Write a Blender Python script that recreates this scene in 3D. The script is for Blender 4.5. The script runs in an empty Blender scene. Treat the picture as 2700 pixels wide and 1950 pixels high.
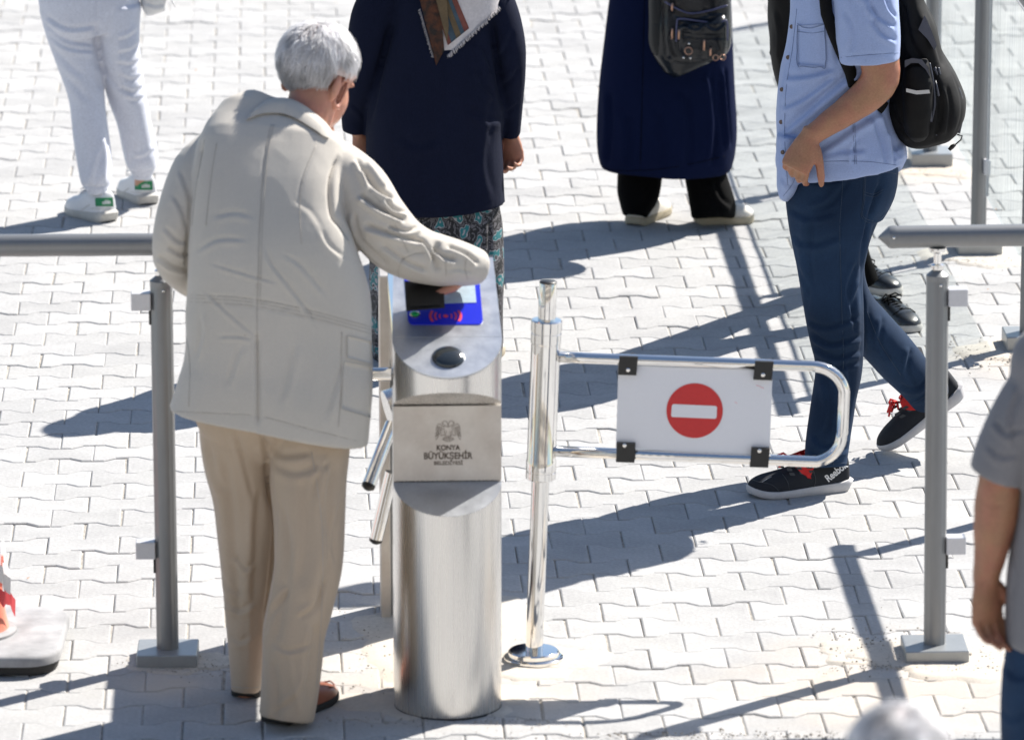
import bpy, math, random
import numpy as np
from mathutils import Vector, Matrix, noise, Euler

random.seed(7)
R = math.radians
C = bpy.context.scene.collection
scene = bpy.context.scene

# ------------------------------------------------------------------ camera, sky, sun, exposure
PITCH, CAMH, FPX, W0, H0 = R(14.0), 4.28, 15000.0, 2700.0, 1950.0
cd = bpy.data.cameras.new('camera')
cam = bpy.data.objects.new('camera', cd)
C.objects.link(cam)
cd.sensor_width = 36.0
cd.sensor_fit = 'HORIZONTAL'
cd.lens = FPX / W0 * 36.0
cd.clip_start, cd.clip_end = 0.1, 2000.0
cam.location = (0, 0, CAMH)
cam.rotation_euler = (R(90) - PITCH, 0, 0)
cd.dof.use_dof = True
cd.dof.focus_distance = 16.4
cd.dof.aperture_fstop = 5.0
scene.camera = cam

SUN_EL, SUN_AZ = R(45.0), R(42.4)           # azimuth from +X towards +Y
SUN = Vector((math.cos(SUN_EL) * math.cos(SUN_AZ), math.cos(SUN_EL) * math.sin(SUN_AZ), math.sin(SUN_EL)))
world = bpy.data.worlds.new('World')
scene.world = world
world.use_nodes = True
wn = world.node_tree
wn.nodes.clear()
sky = wn.nodes.new('ShaderNodeTexSky')
sky.sky_type = 'NISHITA'
sky.sun_disc = False
sky.sun_elevation = SUN_EL
sky.sun_rotation = R(90) - SUN_AZ
sky.air_density, sky.dust_density, sky.ozone_density = 1.0, 0.6, 1.0
bg = wn.nodes.new('ShaderNodeBackground')
bg.inputs['Strength'].default_value = 0.078
wo = wn.nodes.new('ShaderNodeOutputWorld')
wn.links.new(sky.outputs[0], bg.inputs['Color'])
wn.links.new(bg.outputs[0], wo.inputs['Surface'])
sl = bpy.data.lights.new('sun', 'SUN')
sl.energy = 5.0
sl.angle = R(0.5)
sl.color = (1.0, 0.95, 0.88)
sun = bpy.data.objects.new('sun', sl)
C.objects.link(sun)
sun.rotation_euler = (-SUN).to_track_quat('-Z', 'Y').to_euler()
sun.location = (6, 6, 12)
scene.view_settings.view_transform = 'Standard'
scene.view_settings.look = 'None'
scene.view_settings.exposure = 0.95
scene.view_settings.gamma = 1.0
scene.view_settings.use_curve_mapping = False
scene.cycles.max_bounces = 8
scene.cycles.transparent_max_bounces = 12

# ------------------------------------------------------------------ measuring helpers (photo at 2268 px across)
S = 2700.0 / 2268.0
cp, sp = math.cos(PITCH), math.sin(PITCH)


def ray(u, v):
    x = (u * S - W0 / 2) / FPX
    y = -(v * S - H0 / 2) / FPX
    return Vector((x, y * sp + cp, y * cp - sp))


def P(u, v, Y):
    r = ray(u, v)
    return Vector((0, 0, CAMH)) + r * (Y / r.y)


def G(u, v, z=0.0):
    r = ray(u, v)
    return Vector((0, 0, CAMH)) + r * ((z - CAMH) / r.z)


def onplane(u, v, p0, n):
    r = ray(u, v)
    o = Vector((0, 0, CAMH))
    return o + r * ((p0 - o).dot(n) / r.dot(n))


def mpx(p):                                   # metres per photo pixel at a place
    return (p.y * cp + (CAMH - p.z) * sp) / FPX * S


def proj(co):
    x, y, z = co[:, 0], co[:, 1], co[:, 2] - CAMH
    d = y * cp - z * sp
    up = y * sp + z * cp
    return (x / d * FPX + W0 / 2) / S, (-up / d * FPX + H0 / 2) / S


# ------------------------------------------------------------------ materials
def node(nt, t, **kw):
    n = nt.nodes.new(t)
    for k, v in kw.items():
        setattr(n, k, v)
    return n


def ramp(nt, stops, interp='LINEAR'):
    n = nt.nodes.new('ShaderNodeValToRGB')
    n.color_ramp.interpolation = interp
    el = n.color_ramp.elements
    while len(el) > len(stops):
        el.remove(el[-1])
    while len(el) < len(stops):
        el.new(0.5)
    for e, (p, c) in zip(el, stops):
        e.position = p
        e.color = (c[0], c[1], c[2], 1)
    return n


def mat(name, col, rough=0.8, metal=0.0, var=0.12, vs=12.0, fine=0.06, fs=150.0, bump=0.0, bs=300.0,
        stretch=(1, 1, 1), tint=None, sheen=0.0, coat=0.0, spec=0.5, rvar=0.0, objrand=0.0, sss=0.0, attr=None, weave=0.0):
    m = bpy.data.materials.new(name)
    m.use_nodes = True
    nt = m.node_tree
    b = nt.nodes['Principled BSDF']
    b.inputs['Roughness'].default_value = rough
    b.inputs['Metallic'].default_value = metal
    b.inputs['Specular IOR Level'].default_value = spec
    if sheen:
        b.inputs['Sheen Weight'].default_value = sheen
        b.inputs['Sheen Roughness'].default_value = 0.4
    if coat:
        b.inputs['Coat Weight'].default_value = coat
        b.inputs['Coat Roughness'].default_value = 0.15
    if sss:
        b.inputs['Subsurface Weight'].default_value = sss
        b.inputs['Subsurface Radius'].default_value = (0.012, 0.004, 0.002)
    tc = node(nt, 'ShaderNodeTexCoord')
    mp = node(nt, 'ShaderNodeMapping')
    mp.inputs['Scale'].default_value = stretch
    nt.links.new(tc.outputs['Object'], mp.inputs['Vector'])
    n1 = node(nt, 'ShaderNodeTexNoise')
    n1.inputs['Scale'].default_value = vs
    n1.inputs['Detail'].default_value = 5
    n2 = node(nt, 'ShaderNodeTexNoise')
    n2.inputs['Scale'].default_value = fs
    n2.inputs['Detail'].default_value = 3
    nt.links.new(mp.outputs[0], n1.inputs['Vector'])
    nt.links.new(mp.outputs[0], n2.inputs['Vector'])
    # brightness factor = 1 + var*(n1-.5)*2 + fine*(n2-.5)*2
    a = node(nt, 'ShaderNodeMath', operation='MULTIPLY_ADD')
    nt.links.new(n1.outputs[0], a.inputs[0])
    a.inputs[1].default_value = var * 2.6
    a.inputs[2].default_value = 1 - var * 1.3
    c = node(nt, 'ShaderNodeMath', operation='MULTIPLY_ADD')
    nt.links.new(n2.outputs[0], c.inputs[0])
    c.inputs[1].default_value = fine * 2.6
    nt.links.new(a.outputs[0], c.inputs[2])
    last = c
    sub = node(nt, 'ShaderNodeMath', operation='SUBTRACT')
    nt.links.new(c.outputs[0], sub.inputs[0])
    sub.inputs[1].default_value = fine * 1.3
    last = sub
    if objrand:
        oi = node(nt, 'ShaderNodeObjectInfo')
        k = node(nt, 'ShaderNodeMath', operation='MULTIPLY_ADD')
        nt.links.new(oi.outputs['Random'], k.inputs[0])
        k.inputs[1].default_value = objrand
        k.inputs[2].default_value = 1 - objrand / 2
        k2 = node(nt, 'ShaderNodeMath', operation='MULTIPLY')
        nt.links.new(k.outputs[0], k2.inputs[0])
        nt.links.new(last.outputs[0], k2.inputs[1])
        last = k2
    if attr:
        at = node(nt, 'ShaderNodeAttribute')
        at.attribute_name = attr
        k2 = node(nt, 'ShaderNodeMath', operation='MULTIPLY')
        nt.links.new(at.outputs['Fac'], k2.inputs[0])
        nt.links.new(last.outputs[0], k2.inputs[1])
        last = k2
    mul = node(nt, 'ShaderNodeVectorMath', operation='SCALE')
    nt.links.new(last.outputs[0], mul.inputs['Scale'])
    if tint:
        r = ramp(nt, [(0.38, col), (0.62, tint)])
        n3 = node(nt, 'ShaderNodeTexNoise')
        n3.inputs['Scale'].default_value = vs * 0.6
        n3.inputs['Detail'].default_value = 4
        nt.links.new(mp.outputs[0], n3.inputs['Vector'])
        nt.links.new(n3.outputs[0], r.inputs[0])
        nt.links.new(r.outputs[0], mul.inputs[0])
    else:
        mul.inputs[0].default_value = col
    nt.links.new(mul.outputs[0], b.inputs['Base Color'])
    if rvar:
        k = node(nt, 'ShaderNodeMath', operation='MULTIPLY_ADD')
        nt.links.new(n1.outputs[0], k.inputs[0])
        k.inputs[1].default_value = rvar
        k.inputs[2].default_value = rough - rvar / 2
        nt.links.new(k.outputs[0], b.inputs['Roughness'])
    if bump:
        n4 = node(nt, 'ShaderNodeTexNoise')
        n4.inputs['Scale'].default_value = bs
        n4.inputs['Detail'].default_value = 3
        nt.links.new(mp.outputs[0], n4.inputs['Vector'])
        bp = node(nt, 'ShaderNodeBump')
        bp.inputs['Strength'].default_value = bump
        bp.inputs['Distance'].default_value = 0.004
        nt.links.new(n4.outputs[0], bp.inputs['Height'])
        nt.links.new(bp.outputs[0], b.inputs['Normal'])
    return m


def paisley_mat():
    m = mat('paisley_cloth', (0.02, 0.02, 0.022), 0.8)
    nt = m.node_tree
    b = nt.nodes['Principled BSDF']
    tc = nt.nodes['Texture Coordinate']
    nz = node(nt, 'ShaderNodeTexNoise')
    nz.inputs['Scale'].default_value = 22
    nt.links.new(tc.outputs['Object'], nz.inputs['Vector'])
    add = node(nt, 'ShaderNodeVectorMath', operation='MULTIPLY_ADD')
    nt.links.new(nz.outputs['Color'], add.inputs[0])
    add.inputs[1].default_value = (0.07, 0.07, 0.07)
    nt.links.new(tc.outputs['Object'], add.inputs[2])
    mp = node(nt, 'ShaderNodeMapping')
    mp.inputs['Scale'].default_value = (1.25, 0.6, 0.8)
    mp.inputs['Rotation'].default_value = (0, 0.6, 0)
    nt.links.new(add.outputs[0], mp.inputs[0])
    sx = node(nt, 'ShaderNodeSeparateXYZ')
    nt.links.new(mp.outputs[0], sx.inputs[0])
    cx = node(nt, 'ShaderNodeCombineXYZ')
    nt.links.new(sx.outputs[0], cx.inputs[0])
    nt.links.new(sx.outputs[2], cx.inputs[1])
    v = node(nt, 'ShaderNodeTexVoronoi', voronoi_dimensions='2D')
    v.inputs['Scale'].default_value = 17
    nt.links.new(cx.outputs[0], v.inputs['Vector'])
    k, t, w, g = (0.012, 0.012, 0.014), (0.015, 0.15, 0.165), (0.30, 0.29, 0.31), (0.10, 0.095, 0.105)
    r = ramp(nt, [(0.0, w), (0.06, w), (0.08, t), (0.22, t), (0.235, w), (0.265, w), (0.28, k), (0.32, k), (0.33, g), (0.36, g), (0.375, k)], 'CONSTANT')
    nt.links.new(v.outputs['Distance'], r.inputs[0])
    v2 = node(nt, 'ShaderNodeTexVoronoi', voronoi_dimensions='2D')
    v2.inputs['Scale'].default_value = 95
    nt.links.new(cx.outputs[0], v2.inputs['Vector'])
    r2 = ramp(nt, [(0.0, g), (0.24, (0.2, 0.19, 0.2)), (0.3, k)], 'CONSTANT')
    nt.links.new(v2.outputs['Distance'], r2.inputs[0])
    n5 = node(nt, 'ShaderNodeTexNoise')
    n5.inputs['Scale'].default_value = 16
    nt.links.new(tc.outputs['Object'], n5.inputs['Vector'])
    gt = node(nt, 'ShaderNodeMath', operation='GREATER_THAN')
    nt.links.new(v.outputs['Distance'], gt.inputs[0])
    gt.inputs[1].default_value = 0.375
    mx = node(nt, 'ShaderNodeMix', data_type='RGBA')
    nt.links.new(gt.outputs[0], mx.inputs[0])
    nt.links.new(r.outputs[0], mx.inputs[6])
    nt.links.new(r2.outputs[0], mx.inputs[7])
    nt.links.new(mx.outputs[2], b.inputs['Base Color'])
    return m


def concrete_mat(name, base, objrand, attr):
    """pale concrete with sand dust trodden in round the newly set posts and the turnstile"""
    m = mat(name, base, 0.93, var=0.12, vs=7.0, fine=0.19, fs=95.0, bump=0.3, bs=230.0, objrand=objrand, attr=attr, spec=0.3)
    nt = m.node_tree
    b = nt.nodes['Principled BSDF']
    old = b.inputs['Base Color'].links[0].from_socket
    geo = node(nt, 'ShaderNodeNewGeometry')
    total = None
    for (c, rad) in (((0.95, 13.85, 0), 0.75), ((-0.2, 13.9, 0), 0.7), ((-0.85, 13.85, 0), 0.28), ((1.5, 20.1, 0), 0.35), ((1.62, 17.3, 0), 0.45)):
        d = node(nt, 'ShaderNodeVectorMath', operation='DISTANCE')
        nt.links.new(geo.outputs['Position'], d.inputs[0])
        d.inputs[1].default_value = c
        k = node(nt, 'ShaderNodeMath', operation='MULTIPLY_ADD', use_clamp=True)
        nt.links.new(d.outputs['Value'], k.inputs[0])
        k.inputs[1].default_value = -1.0 / rad
        k.inputs[2].default_value = 1.0
        if total is None:
            total = k
        else:
            mxm = node(nt, 'ShaderNodeMath', operation='MAXIMUM')
            nt.links.new(total.outputs[0], mxm.inputs[0])
            nt.links.new(k.outputs[0], mxm.inputs[1])
            total = mxm
    nz = node(nt, 'ShaderNodeTexNoise')
    nz.inputs['Scale'].default_value = 6
    nz.inputs['Detail'].default_value = 6
    nt.links.new(geo.outputs['Position'], nz.inputs['Vector'])
    mulm = node(nt, 'ShaderNodeMath', operation='MULTIPLY')
    nt.links.new(total.outputs[0], mulm.inputs[0])
    nt.links.new(nz.outputs[0], mulm.inputs[1])
    r = ramp(nt, [(0.14, (0, 0, 0)), (0.5, (0.7, 0.7, 0.7))])
    nt.links.new(mulm.outputs[0], r.inputs[0])
    # small dark specks and scuffs
    mx = node(nt, 'ShaderNodeMix', data_type='RGBA')
    nt.links.new(r.outputs[0], mx.inputs[0])
    nt.links.new(old, mx.inputs[6])
    mx.inputs[7].default_value = (0.55, 0.47, 0.38, 1)
    st = node(nt, 'ShaderNodeTexNoise')
    st.inputs['Scale'].default_value = 2.2
    st.inputs['Detail'].default_value = 7
    st.inputs['Roughness'].default_value = 0.7
    nt.links.new(geo.outputs['Position'], st.inputs['Vector'])
    r2 = ramp(nt, [(0.3, (0.86, 0.86, 0.87)), (0.55, (1, 1, 1)), (0.75, (1.0, 0.99, 0.97))])
    nt.links.new(st.outputs[0], r2.inputs[0])
    m2 = node(nt, 'ShaderNodeMix', data_type='RGBA', blend_type='MULTIPLY')
    m2.inputs[0].default_value = 1
    nt.links.new(mx.outputs[2], m2.inputs[6])
    nt.links.new(r2.outputs[0], m2.inputs[7])
    nt.links.new(m2.outputs[2], b.inputs['Base Color'])
    return m


def glass_mat():
    m = bpy.data.materials.new('clear_glass')
    m.use_nodes = True
    nt = m.node_tree
    nt.nodes.clear()
    o = node(nt, 'ShaderNodeOutputMaterial')
    t = node(nt, 'ShaderNodeBsdfTransparent')
    t.inputs[0].default_value = (0.965, 0.985, 0.98, 1)
    g = node(nt, 'ShaderNodeBsdfGlossy')
    g.inputs['Roughness'].default_value = 0.03
    d = node(nt, 'ShaderNodeBsdfDiffuse')
    d.inputs[0].default_value = (0.75, 0.85, 0.88, 1)
    tc = node(nt, 'ShaderNodeTexCoord')
    mp = node(nt, 'ShaderNodeMapping')
    mp.inputs['Scale'].default_value = (3, 9, 0.9)
    nt.links.new(tc.outputs['Object'], mp.inputs[0])
    nz = node(nt, 'ShaderNodeTexNoise')
    nz.inputs['Scale'].default_value = 5
    nz.inputs['Detail'].default_value = 6
    nt.links.new(mp.outputs[0], nz.inputs['Vector'])
    r = ramp(nt, [(0.48, (0.03, 0.03, 0.03)), (0.72, (0.2, 0.2, 0.2))])
    nt.links.new(nz.outputs[0], r.inputs[0])
    fr = node(nt, 'ShaderNodeLayerWeight')
    fr.inputs[0].default_value = 0.25
    k = node(nt, 'ShaderNodeMath', operation='MULTIPLY_ADD')
    nt.links.new(fr.outputs['Facing'], k.inputs[0])
    k.inputs[1].default_value = 0.09
    k.inputs[2].default_value = 0.03
    m1 = node(nt, 'ShaderNodeMixShader')
    nt.links.new(k.outputs[0], m1.inputs[0])
    nt.links.new(t.outputs[0], m1.inputs[1])
    nt.links.new(g.outputs[0], m1.inputs[2])
    m2 = node(nt, 'ShaderNodeMixShader')
    nt.links.new(r.outputs[0], m2.inputs[0])
    nt.links.new(m1.outputs[0], m2.inputs[1])
    nt.links.new(d.outputs[0], m2.inputs[2])
    nt.links.new(m2.outputs[0], o.inputs[0])
    return m


M = {}
M['paver'] = concrete_mat('paver_concrete', (0.40, 0.397, 0.39), 0.15, None)
M['paver_far'] = concrete_mat('paver_concrete_far', (0.40, 0.397, 0.39), 0.0, 'tint')
M['sand'] = mat('joint_sand', (0.37, 0.345, 0.305), 1.0, var=0.5, vs=26, fine=0.4, fs=220, bump=1.0, bs=160)
M['mortar'] = concrete_mat('spilled_mortar', (0.5, 0.47, 0.42), 0.0, None)
M['gravel'] = mat('gravel_grit', (0.32, 0.29, 0.25), 0.95, var=0.4, vs=30, fine=0.2)
M['debris'] = mat('leaf_scrap', (0.5, 0.2, 0.05), 0.9)
M['steel'] = mat('brushed_steel', (0.69, 0.675, 0.65), 0.27, 1.0, var=0.05, vs=6, fine=0.05, fs=30, stretch=(26, 26, 0.3), rvar=0.1, bump=0.02, bs=70)
M['steel_face'] = mat('dull_steel', (0.58, 0.545, 0.50), 0.5, 0.75, var=0.1, vs=14, fine=0.05, fs=90, rvar=0.15, tint=(0.50, 0.455, 0.41), bump=0.03, bs=60)
M['steel_lid'] = mat('satin_steel', (0.60, 0.62, 0.65), 0.36, 0.9, var=0.09, vs=26, fine=0.08, fs=120, rvar=0.15, bump=0.04, bs=120)
M['chrome'] = mat('chrome', (0.80, 0.79, 0.77), 0.07, 1.0, var=0.03, vs=10, fine=0.02, rvar=0.05, bump=0.012, bs=25)
M['alu'] = mat('grey_aluminium', (0.235, 0.24, 0.243), 0.42, 0.55, var=0.05, vs=8, fine=0.04, fs=80, stretch=(1, 1, 0.3))
M['alu_pale'] = mat('pale_aluminium', (0.6, 0.6, 0.62), 0.45, 0.25, var=0.04)
M['alu_plate'] = mat('painted_plate', (0.33, 0.345, 0.35), 0.38, 0.45, var=0.09, vs=22, fine=0.05)
M['black_plastic'] = mat('black_plastic', (0.012, 0.012, 0.012), 0.42, var=0.1)
M['white_panel'] = mat('white_panel', (0.72, 0.735, 0.78), 0.4, var=0.02, vs=5, fine=0.015)
M['sign_red'] = mat('sign_red', (0.55, 0.018, 0.02), 0.4, var=0.03)
M['blue_panel'] = mat('blue_panel', (0.01, 0.022, 0.55), 0.3, var=0.05)
M['red_print'] = mat('red_print', (0.75, 0.06, 0.08), 0.4)
M['green_button'] = mat('green_button', (0.0, 0.33, 0.09), 0.25, coat=0.5)
M['lcd'] = mat('lcd_window', (0.42, 0.53, 0.6), 0.2, var=0.16, vs=60, fine=0.1, coat=0.5)
M['dome'] = mat('dark_dome', (0.02, 0.025, 0.028), 0.06, coat=0.8)
M['ink'] = mat('brown_ink', (0.075, 0.052, 0.036), 0.7)
M['emblem_ink'] = mat('worn_brown_ink', (0.20, 0.165, 0.135), 0.7)
M['glass'] = glass_mat()
M['skin'] = mat('weathered_skin', (0.40, 0.20, 0.125), 0.5, var=0.14, vs=22, fine=0.08, fs=130, sss=0.12, tint=(0.44, 0.19, 0.13), bump=0.12, bs=220)
M['skin_tan'] = mat('tanned_skin', (0.33, 0.168, 0.09), 0.5, var=0.16, vs=26, fine=0.2, fs=190, sss=0.08, tint=(0.35, 0.145, 0.088), bump=0.2, bs=200)
M['skin_pale'] = mat('pale_skin', (0.52, 0.29, 0.2), 0.5, var=0.12, vs=20, fine=0.06, sss=0.12)
M['hair_white'] = mat('white_hair', (0.76, 0.75, 0.76), 0.5, var=0.1, attr='tint', spec=0.4)
M['hair_scalp'] = mat('hairy_scalp', (0.56, 0.50, 0.49), 0.8, var=0.25, vs=16, tint=(0.52, 0.38, 0.34))
M['jacket'] = mat('khaki_cotton', (0.505, 0.468, 0.415), 0.85, var=0.06, vs=5, fine=0.06, fs=220, bump=0.12, bs=420, sheen=0.15, tint=(0.485, 0.455, 0.405))
M['jacket_seam'] = mat('khaki_stitching', (0.40, 0.37, 0.33), 0.9)
M['trousers'] = mat('tan_gabardine', (0.45, 0.355, 0.262), 0.8, var=0.06, vs=5, fine=0.05, fs=220, bump=0.06, bs=420, sheen=0.2, tint=(0.42, 0.33, 0.24))
M['loafer'] = mat('brown_leather', (0.27, 0.085, 0.045), 0.32, var=0.2, vs=30, coat=0.3)
M['black_sole'] = mat('black_rubber', (0.02, 0.019, 0.018), 0.7)
M['wallet'] = mat('black_wallet_leather', (0.008, 0.008, 0.008), 0.45, var=0.2)
M['knit'] = mat('navy_knit', (0.005, 0.0078, 0.023), 0.95, spec=0.18, var=0.12, vs=9, fine=0.28, fs=260, bump=0.35, bs=330, stretch=(1.6, 1.6, 0.45))
M['coat'] = mat('navy_wool', (0.0052, 0.0092, 0.034), 1.0, spec=0.06, var=0.06, vs=5, fine=0.1, fs=300, bump=0.1, bs=420)
M['paisley'] = paisley_mat()
M['black_cloth'] = mat('black_cloth', (0.0028, 0.0028, 0.003), 0.95, var=0.1, bump=0.05, spec=0.1)
M['black_leather'] = mat('navy_black_leather', (0.004, 0.006, 0.0095), 0.24, var=0.25, vs=20, bump=0.25, bs=30, spec=0.42)
M['grey_leather'] = mat('faded_black_leather', (0.016, 0.017, 0.0175), 0.6, spec=0.3, var=0.2, vs=20, bump=0.08, bs=60)
M['copper'] = mat('copper_zip', (0.5, 0.3, 0.22), 0.3, 1.0)
M['zip_blue'] = mat('blue_black_zip', (0.06, 0.065, 0.14), 0.4)
M['cream_canvas'] = mat('cream_canvas', (0.66, 0.63, 0.57), 0.8)
M['beige_sole'] = mat('beige_sole', (0.40, 0.35, 0.255), 0.8, var=0.12)
M['sweat'] = mat('heather_grey_jersey', (0.60, 0.62, 0.69), 0.95, var=0.05, vs=8, fine=0.26, fs=170, bump=0.25, bs=260, sheen=0.15, stretch=(1, 1, 2.2))
M['white_leather'] = mat('white_leather', (0.70, 0.70, 0.71), 0.5, var=0.06)
M['worn_sole'] = mat('worn_white_sole', (0.50, 0.485, 0.45), 0.7, var=0.16, vs=30)
M['green_tab'] = mat('green_heel_tab', (0.005, 0.21, 0.07), 0.5)
M['white_print'] = mat('white_print', (0.8, 0.8, 0.8), 0.5)
M['chambray'] = mat('blue_chambray', (0.285, 0.365, 0.585), 0.85, var=0.05, vs=7, fine=0.16, fs=240, bump=0.14, bs=360, sheen=0.15, stretch=(1, 1, 2.0))
M['chambray_seam'] = mat('blue_stitching', (0.15, 0.2, 0.33), 0.9)
M['denim'] = mat('dark_denim', (0.0085, 0.0215, 0.049), 0.9, spec=0.2, var=0.14, vs=5, fine=0.22, fs=260, bump=0.15, bs=360, tint=(0.018, 0.042, 0.09))
M['denim_seam'] = mat('denim_stitching', (0.03, 0.05, 0.085), 0.9)
M['button'] = mat('brown_button', (0.09, 0.055, 0.04), 0.4)
M['trainer'] = mat('dark_grey_mesh', (0.022, 0.024, 0.029), 0.85, spec=0.25, var=0.15, vs=40, bump=0.15, bs=200)
M['trainer_overlay'] = mat('dark_rubber_overlay', (0.036, 0.04, 0.045), 0.6)
M['red_lace'] = mat('red_lace', (0.62, 0.016, 0.014), 0.7)
M['white_sole'] = mat('white_foam_sole', (0.5, 0.49, 0.49), 0.6, var=0.1, vs=25)
M['nylon'] = mat('black_nylon', (0.0034, 0.0034, 0.0038), 0.7, var=0.25, vs=20, bump=0.15, bs=80, spec=0.22)
M['slate_nylon'] = mat('slate_nylon', (0.04, 0.045, 0.065), 0.35, var=0.2, vs=26, bump=0.12, bs=60)
M['reflective'] = mat('reflective_strip', (0.5, 0.5, 0.49), 0.5)
M['shoe_black'] = mat('black_shoe_leather', (0.017, 0.02, 0.023), 0.33, var=0.2, coat=0.25)
M['tshirt'] = mat('grey_jersey', (0.185, 0.183, 0.195), 0.92, var=0.05, vs=6, fine=0.1, fs=240, bump=0.08, bs=400, sheen=0.1)
M['scarf_white'] = mat('off_white_muslin', (0.54, 0.51, 0.51), 0.9, fine=0.16, fs=120, bump=0.3, bs=200)
M['scarf_dark'] = mat('dark_scarf_print', (0.012, 0.009, 0.008), 0.85, var=0.5, vs=70, tint=(0.075, 0.024, 0.009))
M['scarf_rust'] = mat('rust_stripe', (0.17, 0.055, 0.042), 0.9, var=0.25, vs=60)
M['scarf_ochre'] = mat('ochre_stripe', (0.12, 0.085, 0.045), 0.9, var=0.25, vs=60)
M['scarf_teal'] = mat('teal_stripe', (0.045, 0.075, 0.10), 0.9, var=0.25, vs=60)
M['handbag'] = mat('white_bag_leather', (0.66, 0.66, 0.65), 0.4, var=0.05)
M['cone'] = mat('orange_cone_plastic', (0.70, 0.15, 0.08), 0.65, var=0.3, vs=14, tint=(0.66, 0.3, 0.22))
M['cone_base'] = mat('worn_grey_rubber', (0.30, 0.30, 0.305), 0.85, var=0.5, vs=14, bump=0.1, bs=40)
M['cone_rim'] = mat('dirty_black_rubber', (0.035, 0.034, 0.033), 0.85, var=0.3, vs=20)
M['tape_white'] = mat('white_tape', (0.75, 0.73, 0.72), 0.4)
M['tape_red'] = mat('red_tape', (0.65, 0.05, 0.06), 0.4)


# ------------------------------------------------------------------ objects
def thing(name, label, cat, loc=(0, 0, 0), rot=(0, 0, 0), group=None):
    o = bpy.data.objects.new(name, None)
    C.objects.link(o)
    o.empty_display_size = 0.1
    o.location = loc
    o.rotation_euler = rot
    o['label'] = label
    o['category'] = cat
    if group:
        o['group'] = group
    return o


def wmat(o):
    m = Matrix.LocRotScale(o.location, o.rotation_euler, None)
    return m if o.parent is None else wmat(o.parent) @ m


def mesh_obj(name, verts, faces, m, parent=None, smooth=True, world=True, sharp=None):
    me = bpy.data.meshes.new(name)
    vs = [tuple(v) for v in verts]
    if world and parent is not None:
        inv = wmat(parent).inverted()
        vs = [tuple(inv @ Vector(v)) for v in vs]
    me.from_pydata(vs, [], [tuple(f) for f in faces])
    me.materials.append(m)
    if smooth:
        me.polygons.foreach_set('use_smooth', [True] * len(me.polygons))
    me.update()
    if sharp:
        me.set_sharp_from_angle(angle=R(sharp))
    o = bpy.data.objects.new(name, me)
    C.objects.link(o)
    if parent is not None:
        o.parent = parent
    return o


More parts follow.
